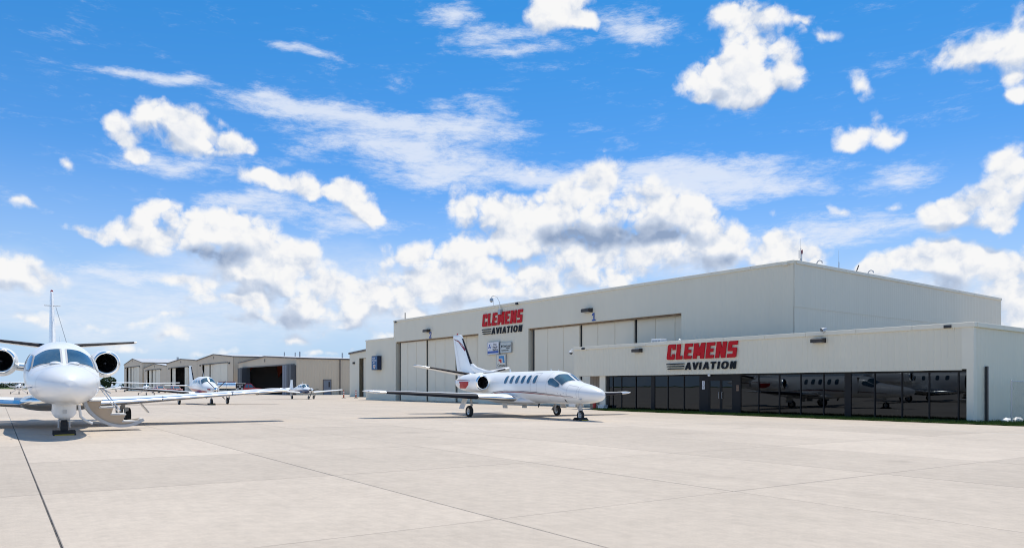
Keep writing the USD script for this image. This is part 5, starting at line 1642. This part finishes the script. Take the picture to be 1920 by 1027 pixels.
# --- the large jet seen nose on at the left
def left_jet():
    pos, head = (-12.75, 20.75), (0.559, -0.829)
    t = thing('business_jet', 'white jet seen nose on with its cabin stairs let down, at the left', 'jet', stand(*pos, head))
    X0 = 2.6
    o = lambda m: moved(m, X0, 0, 0)
    st = [(0, 1.37, 1.35, 0.005), (0.06, 1.52, 1.20, 0.17), (0.25, 1.67, 1.06, 0.35), (0.6, 1.80, 0.96, 0.53), (1.2, 1.94, 0.89, 0.70), (1.9, 1.985, 0.855, 0.82), (2.55, 2.03, 0.845, 0.89), (2.95, 2.20, 0.84, 0.91), (3.5, 2.45, 0.835, 0.935), (4.1, 2.65, 0.83, 0.955), (4.9, 2.76, 0.83, 0.965), (9.3, 2.77, 0.83, 0.965), (10.5, 2.75, 1.0, 0.93), (11.5, 2.69, 1.28, 0.80), (12.5, 2.62, 1.58, 0.62), (13.5, 2.54, 1.86, 0.42), (14.5, 2.45, 2.08, 0.22), (15.2, 2.38, 2.2, 0.08)]
    b = Body(st, 2.08)
    part(t, 'fuselage', o(b.mesh()), M_PAINT, 50)
    # radome seam
    part(t, 'nose_seam', o(b.patch([(1.25, -3.1), (1.262, -3.1), (1.262, 3.1), (1.25, 3.1)], 0.004, 0.05, 0.12)), M_SEAL)
    for sd in (1, -1):
        D = lambda pts: [(a, sd * math.radians(q)) for a, q in pts]
        front = D([(2.62, 5.0), (2.72, 28), (2.92, 54), (3.58, 46), (3.62, 26), (3.55, 5.0)])
        w1 = part(t, 'windshield', o(b.patch(rounded(front, 0.02), 0.016)), M_CANOPY, 60)
        part(w1, 'frame', o(b.patch(Polygon(front).buffer(0.05), 0.008)), M_SEAL, 60)
        s1 = D([(3.0, 66), (3.04, 59), (3.70, 50), (4.1, 54), (4.08, 70), (3.4, 74)])
        w2 = part(t, 'cockpit_side_window', o(b.patch(rounded(s1, 0.03), 0.016)), M_CANOPY, 60)
        part(w2, 'frame', o(b.patch(Polygon(s1).buffer(0.04), 0.008)), M_SEAL, 60)
        for k in range(7):
            a = 4.75 + 0.8 * k if sd == -1 else 6.2 + 0.8 * k
            if a < 10:
                oval_window(OffsetBody(b, X0), a, 2.15, 0.28, 0.38, sd, t)
        wp = D([(2.42, 12), (2.50, 32), (2.58, 34), (2.52, 10)])
        part(t, 'windshield_vent', o(b.patch(wp, 0.02)), M_PAINT)
        part(t, 'wiper_fairing', o(moved(ball((0, 0, 0), 0.12, 2, (1.8, 1.2, 0.45)), -2.52, sd * 0.22, 2.03)), M_PAINT, 50)
        S = [((-6.9, 0.75, 0.77), 3.0, 0.112, 'z'), ((-7.35, 2.4, 0.86), 2.45, 0.11, 'z'), ((-8.75, 8.25, 1.28), 1.1, 0.11, 'z')]
        Q = lambda m: o(m if sd == 1 else mirror(m))
        wg = part(t, 'wing', Q(wing(span(S[:2], 0, 1, 4) + span(S[1:], 0, 1, 6)[1:])), M_PAINT, 40)
        part(wg, 'leading_edge', Q(wing(span(S[:2], 0.05, 1, 4) + span(S[1:], 0, 0.985, 8)[1:], t1=0.11, off=0.008, closed=False)), M_CHROME, 60)
        part(wg, 'wing_tip', Q(wing([S[2], ((-8.95, 8.4, 1.34), 0.85, 0.09, 'z'), ((-9.2, 8.48, 1.35), 0.4, 0.05, 'z')])), M_PAINT, 50)
        for yy in (3.3, 5.9):
            u = (yy - 2.4) / (8.25 - 2.4)
            sc = lerp_section(S[1], S[2], u)
            part(wg, 'stall_fence', Q(bx(sc[0][0] - 0.25, sc[0][0] + 0.02, yy - 0.012, yy + 0.012, sc[0][2] - 0.05, sc[0][2] + 0.12)), M_GALV)
        T = [((-12.55, 0.1, 2.98), 1.75, 0.11, 'z'), ((-13.35, 3.1, 3.30), 0.95, 0.10, 'z')]
        tl = part(t, 'tailplane', Q(wing(span(T, 0, 1, 5), camber=0)), M_PAINT, 40)
        part(tl, 'boot', Q(wing(span(T, 0.06, 0.97, 5), t1=0.09, off=0.007, closed=False, camber=0)), M_BOOT, 60)
        engine(t, (-9.3 + X0, sd * 1.62, 2.26), 0.40, 0.52, 3.3)
        part(t, 'engine_pylon', Q(wing([((-9.9, 0.6, 2.05), 2.4, 0.13, 'z'), ((-10.0, 1.25, 2.12), 2.2, 0.13, 'z')], camber=0)), M_PAINT, 40)
        part(t, 'pylon_edge', Q(wing([((-9.9, 0.8, 2.072), 2.4, 0.13, 'z'), ((-9.98, 1.2, 2.115), 2.2, 0.13, 'z')], t1=0.06, off=0.006, closed=False, camber=0)), M_CHROME, 60)
        # main gear
        x, y = -6.70, sd * 2.27
        part(t, 'main_gear_leg', cat(tube((x + 0.02, y - sd * 0.02, 1.0), (x + 0.02, y - sd * 0.12, 0.55), 0.075), tube((x + 0.02, y - sd * 0.14, 0.66), (x - 0.05, y - sd * 0.16, 0.25), 0.06), tube((x, y - sd * 0.34, 0.98), (x - 0.02, y - sd * 0.30, 0.42), 0.035), tube((x, y - sd * 0.34, 0.40), (x, y, 0.30), 0.05), bx(x + 0.16, x + 0.24, y - 0.08, y + 0.08, 0.22, 0.62, 0.02)), M_GEAR, 40)
        wheel(t, 'main_wheel', (x, y + sd * 0.06, 0.30), 0.30, 0.20)
        dm = bx(-0.28, 0.28, -0.015, 0.015, -0.72, 0)
        dm.apply_transform(trimesh.transformations.rotation_matrix(sd * math.radians(38), (1, 0, 0)))
        part(t, 'gear_door', moved(dm, x, y + sd * 0.32, 0.98), M_PAINT)
        dm = bx(-0.5, -0.1, -0.012, 0.012, -0.22, 0)
        dm.apply_transform(trimesh.transformations.rotation_matrix(sd * math.radians(14), (1, 0, 0)))
        part(t, 'nose_gear_door', moved(dm, -0.05, sd * 0.24, 0.86), M_PAINT)
        part(t, 'pitot_tube', o(cat(tube((-1.7, sd * 0.79, 1.35), (-1.7, sd * 0.88, 1.34), 0.018), tube((-1.8, sd * 0.88, 1.34), (-1.45, sd * 0.90, 1.34), 0.015))), M_GALV)
    Fn = [((-11.1, 0, 2.6), 3.2, 0.085, 'y'), ((-13.35, 0, 5.18), 1.5, 0.085, 'y')]
    fin = part(t, 'fin', o(wing(span(Fn, 0, 1, 6))), M_PAINT, 40)
    part(fin, 'fin_cap', o(wing([Fn[1], ((-13.5, 0, 5.26), 1.3, 0.06, 'y')])), M_PAINT, 50)
    part(fin, 'beacon', o(moved(lathe([(0, 0.05), (0.07, 0.045), (0.1, 0)], 14, 'z'), -13.7, 0, 5.25)), mat('red_lens', (0.35, 0.02, 0.02), 0.1))
    part(fin, 'cross_aerial', o(tube((-12.9, -0.28, 4.62), (-12.9, 0.28, 4.62), 0.018)), M_GALV)
    part(t, 'wire_aerial', o(tube((-12.9, 0.12, 4.58), (-6.9, 0.25, 2.78), 0.007, n=5)), M_AERIAL)
    part(t, 'belly_fairing', o(Body([(5.2, 1.05, 0.80, 0.3), (6.0, 1.1, 0.66, 0.9), (7.2, 1.1, 0.55, 1.08), (9.6, 1.1, 0.58, 1.05), (10.8, 1.1, 0.8, 0.6), (11.4, 1.15, 1.0, 0.2)], 2.6).mesh_from(5.2)), M_CHROME, 50)
    for x, z, k in ((-5.6, 2.77, 0.2), (-7.4, 2.77, 0.16)):
        part(t, 'antenna', o(antenna_blade(x, z, k, k)), M_PAINT)
    # nose gear with its big housing
    part(t, 'nose_gear_housing', lathe([(0.98, 0.0), (0.98, 0.30), (0.62, 0.30), (0.50, 0.22), (0.46, 0.12), (0.46, 0.0)], 28, 'z').apply_translation((0.0, 0, 0)), M_PAINT, 40)
    part(t, 'nose_gear_leg', cat(tube((0, 0, 0.5), (0, 0, 0.40), 0.07), tube((0, 0.13, 0.2), (0, 0.13, 0.44), 0.025), tube((0, -0.13, 0.2), (0, -0.13, 0.44), 0.025), tube((0, -0.14, 0.43), (0, 0.14, 0.43), 0.035), bx(0.28, 0.33, -0.05, 0.05, 0.62, 0.72)), M_GEAR, 40)
    wheel(t, 'nose_wheel', (0, 0, 0.22), 0.22, 0.17)
    part(t, 'drain_mast', cat(pipe([(-0.3, 0.38, 0.86), (-0.28, 0.42, 0.5), (-0.25, 0.55, 0.38), (-0.2, 0.72, 0.30)], 0.035)), M_PAINT)
    # cabin stairs let down on the left side
    arc = [(0.60, 0.93), (0.68, 0.72), (0.82, 0.52), (1.02, 0.34), (1.28, 0.20), (1.56, 0.14), (1.84, 0.16), (2.08, 0.24), (2.24, 0.34)]
    ys = np.interp(np.linspace(0, 8, 33), range(9), [p[0] for p in arc]); zs = np.interp(np.linspace(0, 8, 33), range(9), [p[1] for p in arc])
    for _ in range(3):
        ys[1:-1] = (ys[:-2] + 2 * ys[1:-1] + ys[2:]) / 4; zs[1:-1] = (zs[:-2] + 2 * zs[1:-1] + zs[2:]) / 4
    a0, a1 = -4.95 + X0, -4.20 + X0
    line = shapely.LineString(list(zip(ys, zs)))
    shell = upright(line.buffer(0.035, cap_style=2), a0, a1)
    st_ = part(t, 'stair_door', shell, M_PAINT, 30)
    part(st_, 'edge_trim', cat(upright(line.buffer(0.045, cap_style=2), a1, a1 + 0.03), upright(line.buffer(0.045, cap_style=2), a0 - 0.03, a0)), M_GALV, 30)
    inner = list(zip(ys, zs))
    saw = [(0.70, 0.93), (1.07, 0.93), (1.00, 0.72), (1.38, 0.72), (1.32, 0.50), (1.72, 0.50), (1.64, 0.28), (2.18, 0.36)]
    cheek = Polygon([p for p in inner] + saw[::-1]).buffer(0)
    for xx in (a1 - 0.05, a0 + 0.01):
        part(st_, 'stair_cheek', upright(cheek, xx, xx + 0.04), M_BEIGE)
    for y0, y1, z in ((0.74, 1.07, 0.93), (1.0, 1.38, 0.72), (1.32, 1.72, 0.50), (1.64, 2.1, 0.275)):
        part(st_, 'tread', bx(a0 + 0.0, a1 + 0.015, y0 - 0.02, y1 + 0.02, z - 0.015, z + 0.035, 0.01), M_TREAD)
    for xx in (a1 - 0.02,):
        for dy in (0.0, 0.08):
            part(t, 'stair_stay', tube((xx, 0.93 + dy, 1.45), (xx, 1.50 + dy, 0.62), 0.014), M_CHROME)
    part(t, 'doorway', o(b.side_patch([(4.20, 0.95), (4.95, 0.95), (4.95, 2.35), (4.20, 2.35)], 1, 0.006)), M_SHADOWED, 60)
    dm = tube((a1 - 0.02, 0.93, 1.42), (a1 + 0.1, 1.30, 1.18), 0.03, 0.02)
    part(t, 'door_strut', dm, M_SEAL)
    wheel_chocks(stand(*pos, head), 'black wheel chocks with a yellow stripe at the nose wheel of the left jet', 0.55)


left_jet()

# ------------------------------------------------------------------ light aircraft, vehicles, markers
M_REDPAINT = mat('vehicle_red', (0.34, 0.012, 0.02), 0.25, coat=0.6, vary=0.03)
M_BELLY = mat('belly_red', (0.30, 0.012, 0.014), 0.25, coat=0.4, vary=0.03)
M_NAVYPAINT = mat('belly_navy', (0.015, 0.022, 0.06), 0.25, coat=0.4, vary=0.05)
M_PROP = mat('propeller_black', (0.02, 0.02, 0.02), 0.4)


def propeller(t, x, z, r, blades, a0=0.6):
    hub = part(t, 'spinner', lathe([(x + 0.34, 0.0), (x + 0.25, 0.08), (x + 0.08, 0.15), (x - 0.06, 0.18), (x - 0.06, 0)], 20).apply_translation((0, 0, z)), M_CHROME, 50)
    for k in range(blades):
        a = a0 + 2 * math.pi * k / blades
        rows = []
        for u, c, tw in ((0.1, 0.07, 0.9), (0.4, 0.10, 0.75), (0.8, 0.085, 0.55), (1.0, 0.04, 0.45)):
            rad = u * r
            d = np.array([math.sin(tw), math.cos(tw)]) * c / 2
            n_ = np.array([math.cos(tw), -math.sin(tw)]) * 0.012
            pts = [(d[0], d[1]), (n_[0], n_[1]), (-d[0], -d[1]), (-n_[0], -n_[1])]
            rows.append([(x + 0.05 + p[0], rad * math.cos(a) - p[1] * math.sin(a), z + rad * math.sin(a) + p[1] * math.cos(a)) for p in pts])
        part(t, 'propeller_blade', grid(np.array(rows), closed=True, cap=True), M_PROP)


def light_gear(t, x, y, r, h, w=0.15, spring=False):
    sd = 1 if y > 0 else -1
    if y == 0:
        part(t, 'nose_leg', cat(tube((x, 0, r), (x - 0.05, 0, h), 0.04), tube((x, 0.09, r), (x, 0.09, r + 0.28), 0.018), tube((x, -0.09, r), (x, -0.09, r + 0.28), 0.018)), M_GEAR)
    elif spring:
        part(t, 'gear_leg', pipe([(x, y, r), (x, y * 0.8, r + 0.14), (x, y * 0.3, h)], 0.035), M_PAINT)
    else:
        part(t, 'gear_leg', cat(tube((x, y - sd * 0.06, r), (x, y - sd * 0.08, h), 0.045), bx(x - 0.2, x + 0.2, y + sd * 0.14 - 0.01, y + sd * 0.14 + 0.01, r + 0.12, h)), M_GEAR)
    wheel(t, 'wheel', (x, y, r), r, w)


def single_prop(name_label, matrix):
    """White low wing single with red belly, as parked in front of the open hangar."""
    t = thing('propeller_plane', name_label, 'plane', matrix)
    X0 = 1.25
    o = lambda m: moved(m, X0, 0, 0)
    st = [(0, 1.32, 1.10, 0.10), (0.25, 1.47, 0.98, 0.32), (0.8, 1.60, 0.86, 0.46), (1.5, 1.70, 0.78, 0.55), (1.9, 1.82, 0.76, 0.60), (2.3, 2.12, 0.75, 0.63), (2.9, 2.30, 0.75, 0.66), (4.2, 2.30, 0.76, 0.66), (5.4, 2.16, 0.88, 0.60), (6.6, 1.92, 1.08, 0.42), (7.8, 1.72, 1.26, 0.20), (8.5, 1.66, 1.36, 0.08)]
    b = Body(st, 2.25)
    part(t, 'fuselage', o(b.mesh(60, 44)), M_PAINT, 50)
    for sd in (1, -1):
        D = lambda pts: [(a, sd * math.radians(q)) for a, q in pts]
        part(t, 'windshield', o(b.patch(rounded(D([(1.96, 5), (2.05, 60), (2.52, 52), (2.42, 5)]), 0.03), 0.012)), M_CANOPY, 60)
        for k, (a0, a1) in enumerate(((2.45, 3.1), (3.35, 3.95), (4.15, 4.7))):
            part(t, 'cabin_window', o(b.patch(rounded(D([(a0 - 0.12 * (k == 0), 76), (a0 + 0.22 * (k == 0), 56), (a1, 56), (a1, 76)]), 0.05), 0.012)), M_CANOPY, 60)
        part(t, 'red_belly', o(b.side_patch([(0.9, 1.10), (2.5, 1.22), (4.5, 1.28), (6.4, 1.36), (6.4, 1.14), (4.5, 0.80), (2.5, 0.755), (0.9, 0.86)], sd, 0.008)), M_BELLY, 60)
        part(t, 'air_inlet', o(b.side_patch([(0.28, 1.16), (0.75, 1.20), (0.75, 1.32), (0.28, 1.30)], sd, 0.012)), M_BELLY)
        S = [((-2.75, 0.45, 0.86), 1.95, 0.14, 'z'), ((-3.15, 6.4, 1.34), 1.0, 0.12, 'z')]
        Q = lambda m: o(m if sd == 1 else mirror(m))
        wg = part(t, 'wing', Q(wing(span(S, 0, 1, 6))), M_PAINT, 40)
        part(wg, 'wing_tip', Q(wing([S[1], ((-3.35, 6.6, 1.36), 0.6, 0.07, 'z')])), M_PAINT, 50)
        part(wg, 'boot', Q(wing(span(S, 0.15, 0.97, 5), t1=0.07, off=0.006, closed=False)), M_BOOT, 60)
        T = [((-7.4, 0.08, 1.55), 1.15, 0.10, 'z'), ((-7.65, 2.15, 1.56), 0.75, 0.09, 'z')]
        part(t, 'tailplane', Q(wing(span(T, 0, 1, 3), camber=0)), M_PAINT, 40)
        light_gear(t, -2.35, sd * 1.9, 0.28, 0.95)
    Fn = [((-6.6, 0, 1.55), 1.9, 0.09, 'y'), ((-7.9, 0, 3.30), 0.85, 0.09, 'y')]
    fin = part(t, 'fin', o(wing(span(Fn, 0, 1, 4))), M_PAINT, 40)
    part(fin, 'boot', o(wing(span(Fn, 0.12, 0.95, 4), t1=0.10, off=0.006, closed=False)), M_BOOT, 60)
    part(t, 'antenna', o(antenna_blade(-3.7, 2.29, 0.55, 0.14)), M_PAINT)
    light_gear(t, 0.0, 0, 0.24, 0.85)
    propeller(t, X0 + 0.0, 1.21, 1.02, 4, 0.75)
    return t


single_prop('white propeller plane with red belly parked before the fuel truck', stand(-24.2, 58.7, (0.60, -0.80)))
wheel_chocks(stand(-24.2, 58.7, (0.60, -0.80)), 'black wheel chocks at the nose wheel of the red bellied plane', 0.5)


def small_low_wing(label, matrix, belly):
    t = thing('propeller_plane', label, 'plane', matrix)
    X0 = 1.0
    o = lambda m: moved(m, X0, 0, 0)
    st = [(0, 1.28, 0.95, 0.18), (0.15, 1.36, 0.84, 0.36), (0.7, 1.44, 0.74, 0.47), (1.45, 1.52, 0.68, 0.53), (1.8, 1.72, 0.67, 0.55), (2.2, 1.92, 0.67, 0.56), (3.1, 1.92, 0.70, 0.55), (4.2, 1.68, 0.80, 0.42), (5.6, 1.42, 0.95, 0.24), (7.2, 1.25, 1.08, 0.06)]
    b = Body(st, 2.4)
    part(t, 'fuselage', o(b.mesh(50, 40)), M_PAINT, 50)
    for sd in (1, -1):
        D = lambda pts: [(a, sd * math.radians(q)) for a, q in pts]
        part(t, 'windshield', o(b.patch(rounded(D([(1.50, 4), (1.62, 58), (2.12, 50), (2.02, 4)]), 0.03), 0.012)), M_CANOPY, 60)
        for a0, a1 in ((2.0, 2.6), (2.7, 3.2)):
            part(t, 'cabin_window', o(b.patch(rounded(D([(a0, 74), (a0 + 0.15, 52), (a1, 52), (a1 - 0.05, 74)]), 0.04), 0.012)), M_CANOPY, 60)
        part(t, 'painted_belly', o(b.side_patch([(0.12, 1.14), (0.7, 1.20), (2.5, 1.16), (4.8, 1.10), (4.8, 0.92), (2.5, 0.70), (0.7, 0.755), (0.12, 0.90)], sd, 0.008)), belly, 60)
        part(t, 'cowl_inlet', moved(ball((0, 0, 0), 0.12, 2, (0.4, 1.3, 0.8)), X0 - 0.03, sd * 0.22, 1.17), M_SHADOWED)
        S = [((-1.95, 0.4, 0.78), 1.75, 0.15, 'z'), ((-2.35, 5.2, 1.20), 0.95, 0.12, 'z')]
        Q = lambda m: o(m if sd == 1 else mirror(m))
        wg = part(t, 'wing', Q(wing(span(S, 0, 1, 6))), M_PAINT, 40)
        part(wg, 'wing_tip', Q(wing([S[1], ((-2.5, 5.4, 1.22), 0.6, 0.07, 'z')])), M_PAINT, 50)
        T = [((-6.3, 0.06, 1.24), 0.95, 0.09, 'z'), ((-6.45, 1.8, 1.25), 0.65, 0.08, 'z')]
        part(t, 'tailplane', Q(wing(span(T, 0, 1, 3), camber=0)), M_PAINT, 40)
        light_gear(t, -1.82, sd * 1.45, 0.22, 0.8)
    part(t, 'fin', o(wing(span([((-6.1, 0, 1.2), 1.3, 0.08, 'y'), ((-6.25, 0, 2.5), 0.75, 0.08, 'y')], 0, 1, 4))), M_PAINT, 40)
    part(t, 'antenna', o(antenna_blade(-2.8, 1.91, 0.35, 0.12)), M_PAINT)
    light_gear(t, 0, 0, 0.2, 0.8)
    propeller(t, X0, 1.12, 0.93, 3, 0.2)
    return t


low1 = small_low_wing('small plane with white top and navy belly, beside the orange marker posts', stand(-25.8, 92.5, (0.62, -0.78)), M_NAVYPAINT)


def high_wing(label, matrix):
    t = thing('propeller_plane', label, 'plane', matrix)
    X0 = 1.15
    o = lambda m: moved(m, X0, 0, 0)
    st = [(0, 1.42, 1.12, 0.2), (0.12, 1.50, 0.98, 0.38), (0.8, 1.56, 0.86, 0.50), (1.35, 1.62, 0.80, 0.54), (1.6, 1.82, 0.79, 0.55), (2.0, 2.10, 0.78, 0.56), (3.2, 2.12, 0.80, 0.55), (3.9, 1.90, 0.88, 0.45), (5.2, 1.68, 1.05, 0.28), (7.6, 1.55, 1.32, 0.06)]
    b = Body(st, 2.6)
    part(t, 'fuselage', o(b.mesh(50, 40)), M_PAINT, 50)
    for sd in (1, -1):
        D = lambda pts: [(a, sd * math.radians(q)) for a, q in pts]
        part(t, 'windshield', o(b.patch(rounded(D([(1.40, 4), (1.5, 55), (1.92, 48), (1.86, 4)]), 0.03), 0.012)), M_CANOPY, 60)
        for a0, a1 in ((1.75, 2.45), (2.6, 3.3)):
            part(t, 'cabin_window', o(b.patch(rounded(D([(a0, 84), (a0 + 0.12, 52), (a1, 52), (a1, 84)]), 0.04), 0.012)), M_CANOPY, 60)
        part(t, 'stripe', o(b.side_patch([(0.5, 1.28), (5.5, 1.42), (5.5, 1.34), (0.5, 1.14)], sd, 0.008)), M_PINSTRIPE, 60)
        part(t, 'cowl_inlet', moved(ball((0, 0, 0), 0.12, 2, (0.4, 1.3, 0.8)), X0 - 0.03, sd * 0.24, 1.30), M_SHADOWED)
        S = [((-1.75, 0.0, 2.10), 1.62, 0.12, 'z'), ((-1.95, 5.45, 2.24), 1.12, 0.11, 'z')]
        Q = lambda m: o(m if sd == 1 else mirror(m))
        part(t, 'wing', Q(wing(span(S, 0, 1, 5))), M_PAINT, 40)
        part(t, 'wing_strut', o(tube((-2.2, sd * 0.52, 0.95), (-2.3, sd * 2.6, 2.12), 0.035)), M_PAINT)
        T = [((-6.6, 0.05, 1.46), 0.95, 0.08, 'z'), ((-6.7, 1.7, 1.46), 0.7, 0.08, 'z')]
        part(t, 'tailplane', Q(wing(span(T, 0, 1, 3), camber=0)), M_PAINT, 40)
        light_gear(t, -1.6, sd * 1.28, 0.2, 0.9, 0.14, True)
    part(t, 'fin', o(wing(span([((-6.0, 0, 1.5), 1.6, 0.08, 'y'), ((-7.0, 0, 2.75), 0.75, 0.08, 'y')], 0, 1, 4))), M_PAINT, 40)
    light_gear(t, 0, 0, 0.18, 0.95)
    propeller(t, X0, 1.27, 0.93, 2, 0.5)
    return t


hw = high_wing('white high wing plane parked before the far row of hangars', stand(-65.2, 130.0, (0.45, -0.89)))
copy(hw, 'propeller_plane', 'white high wing plane partly hidden behind the large jet at the far left', stand(-90.6, 134.0, (0.56, -0.83)))
far1 = small_low_wing('white low wing plane, nearest the dark tree behind the large jet', stand(-110.0, 196.0, (0.75, -0.66)), M_PAINT)
copy(far1, 'propeller_plane', 'white low wing plane far behind the stairs of the large jet', stand(-118.0, 222.0, (0.9, -0.43)))
copy(far1, 'propeller_plane', 'white low wing plane farthest off at the left edge before the green field', stand(-200.0, 300.0, (0.7, -0.7)))


# --- vehicles
def car_wheel(t, x, y, r=0.36, w=0.24):
    wheel(t, 'wheel', (x, y, r), r, w)


def pickup_body(t, L, x0, material, up=1.0):
    global part
    keep = part
    if up != 1.0:
        def part(t_, n_, m_, *a_):
            m_ = m_.copy(); m_.vertices = (m_.vertices - [x0, 0, 0.4]) * [1, 1.12, up] + [x0, 0, 0.4]
            return keep(t_, n_, m_, *a_)
    try:
        _pickup(t, L, x0, material)
    finally:
        part = keep


def _pickup(t, L, x0, material):
    """Cab and bonnet of a pickup; x0 is the front bumper, the body runs back L metres."""
    prof = Polygon([(0, 0.45), (0.0, 0.95), (-0.12, 1.05), (-1.35, 1.15), (-2.0, 1.72), (-2.2, 1.80), (-3.2, 1.80), (-3.5, 1.15), (-L, 1.12), (-L, 0.5), (-L + 0.3, 0.42)])
    m = prism(prof.buffer(-0.04).buffer(0.04, 4), -0.92, 0.92)
    m.vertices = m.vertices[:, [0, 2, 1]]
    m = m.subdivide()
    v = m.vertices
    k = np.clip((v[:, 2] - 1.15) / 0.65, 0, 1)
    v[:, 1] *= 1 - 0.2 * k
    m.fix_normals()
    part(t, 'body', moved(m, x0, 0, 0), material, 30)
    for sd in (1, -1):
        for pts in ([(-1.62, 1.20), (-2.12, 1.66), (-2.55, 1.70), (-2.55, 1.20)], [(-2.65, 1.20), (-2.65, 1.70), (-3.1, 1.68), (-3.3, 1.20)]):
            v = np.array([(x0 + p[0], sd * (0.925 * (1 - 0.2 * min(max((p[1] - 1.15) / 0.65, 0), 1)) + 0.004), p[1]) for p in pts])
            part(t, 'side_window', trimesh.Trimesh(v, [[0, 1, 2], [0, 2, 3]] if sd < 0 else [[0, 2, 1], [0, 3, 2]], process=False), M_CANOPY)
        part(t, 'headlight', bx(x0 - 0.10, x0 + 0.012, sd * 0.62 - 0.16, sd * 0.62 + 0.16, 0.72, 0.90, 0.02), mat('clear_lens', (0.5, 0.5, 0.5), 0.05))
        part(t, 'mirror', bx(x0 - 1.75, x0 - 1.6, sd * 1.0 - 0.09, sd * 1.0 + 0.09, 1.2, 1.4, 0.02), M_BLACK)
    v = np.array([(x0 - 1.38, -0.80, 1.19), (x0 - 1.38, 0.80, 1.19), (x0 - 1.98, 0.70, 1.71), (x0 - 1.98, -0.70, 1.71)]) + [0.012, 0, 0.012]
    part(t, 'windscreen', trimesh.Trimesh(v, [[0, 1, 2], [0, 2, 3]], process=False), M_CANOPY)
    part(t, 'bumper', bx(x0 - 0.1, x0 + 0.06, -0.9, 0.9, 0.42, 0.62, 0.03), M_GALV)
    part(t, 'grille', bx(x0 - 0.05, x0 + 0.008, -0.42, 0.42, 0.70, 0.92), M_BLACK)


t = thing('fuel_truck', 'red fuel truck with polished silver tank before the open hangar', 'truck', stand(-54.3, 146.0, (0.955, 0.297)))
pickup_body(t, 3.6, 4.1, M_REDPAINT, 1.35)
part(t, 'chassis', bx(-4.4, 0.9, -0.5, 0.5, 0.55, 0.80), M_BLACK)
tank = Polygon([(1.08 * math.copysign(abs(math.cos(u)) ** 0.8, math.cos(u)), 1.72 + 0.82 * math.copysign(abs(math.sin(u)) ** 0.8, math.sin(u))) for u in np.linspace(0, 2 * math.pi, 36, endpoint=False)])
tk = part(t, 'tank', upright(tank, -4.3, -0.9), M_CHROME, 40)
for x in (-4.32, -2.6, -0.92):
    part(tk, 'tank_band', upright(tank.buffer(0.03).difference(tank.buffer(-0.05)), x - 0.03, x + 0.06), M_GALV)
part(tk, 'catwalk', bx(-4.2, -1.0, -0.35, 0.35, 2.56, 2.66), M_STEELRED)
pc = part(t, 'pump_cabinet', bx(-0.75, 0.45, -1.0, 1.0, 0.75, 2.2, 0.03), M_BLACK)
for k in range(3):
    part(pc, 'hose_reel', lathe([(-1.06, 0.0), (-1.06, 0.17), (-1.0, 0.19), (-0.99, 0)], 16, 'y').apply_translation((-0.5 + 0.38 * k, 0, 1.25 + 0.35 * (k % 2))), M_GALV)
    part(pc, 'gauge', lathe([(-1.04, 0.0), (-1.04, 0.09), (-0.99, 0.09)], 14, 'y').apply_translation((-0.5 + 0.38 * k, 0, 1.9)), M_WHITE)
part(pc, 'roof_plate', bx(-0.85, 0.95, -1.02, 1.02, 2.21, 2.30, 0.02), M_GALV)
for x, y in ((3.1, 0.8), (3.1, -0.8), (-2.6, 0.85), (-2.6, -0.85), (-3.5, 0.85), (-3.5, -0.85)):
    car_wheel(t, x, y, 0.42)

car = None
for x, y, lab in ((-92.0, 190.0, 'red pickup truck parked left of its twin before the far hangars'), (-89.2, 193.0, 'red pickup truck parked right of its twin before the far hangars')):
    m = stand(x, y, (0.75, -0.66))
    if car is None:
        car = thing('parked_pickup', lab, 'car', m)
        pickup_body(car, 5.3, 2.6, M_REDPAINT)
        for wx in (1.7, -1.7):
            for sy in (-0.82, 0.82):
                car_wheel(car, wx, sy)
    else:
        copy(car, 'parked_pickup', lab, m)

M_ORANGE = mat('marker_orange', (0.50, 0.09, 0.02), 0.5)
post = None
for x, y, lab in ((-24.7, 107.0, 'orange and white marker post nearer the small navy plane'), (-22.9, 107.0, 'orange and white marker post nearer the hangar annex')):
    m = stand(x, y, (0, 1))
    if post is None:
        post = thing('marker_post', lab, 'post', m)
        part(post, 'base', lathe([(0, 0), (0, 0.30), (0.05, 0.28), (0.08, 0.12), (0.08, 0)], 20, 'z'), M_TYRE)
        part(post, 'tube', lathe([(0.05, 0.0), (0.05, 0.095), (1.0, 0.085), (1.04, 0.05), (1.04, 0)], 16, 'z'), M_ORANGE)
        for z in (0.52, 0.78):
            part(post, 'white_band', lathe([(z, 0.06), (z, 0.098), (z + 0.13, 0.097), (z + 0.13, 0.06)], 16, 'z'), M_WHITE)
        part(post, 'loop_handle', pipe([(-0.05, 0, 1.03), (-0.05, 0, 1.2), (0.05, 0, 1.2), (0.05, 0, 1.03)], 0.025), M_ORANGE)
    else:
        copy(post, 'marker_post', lab, m)
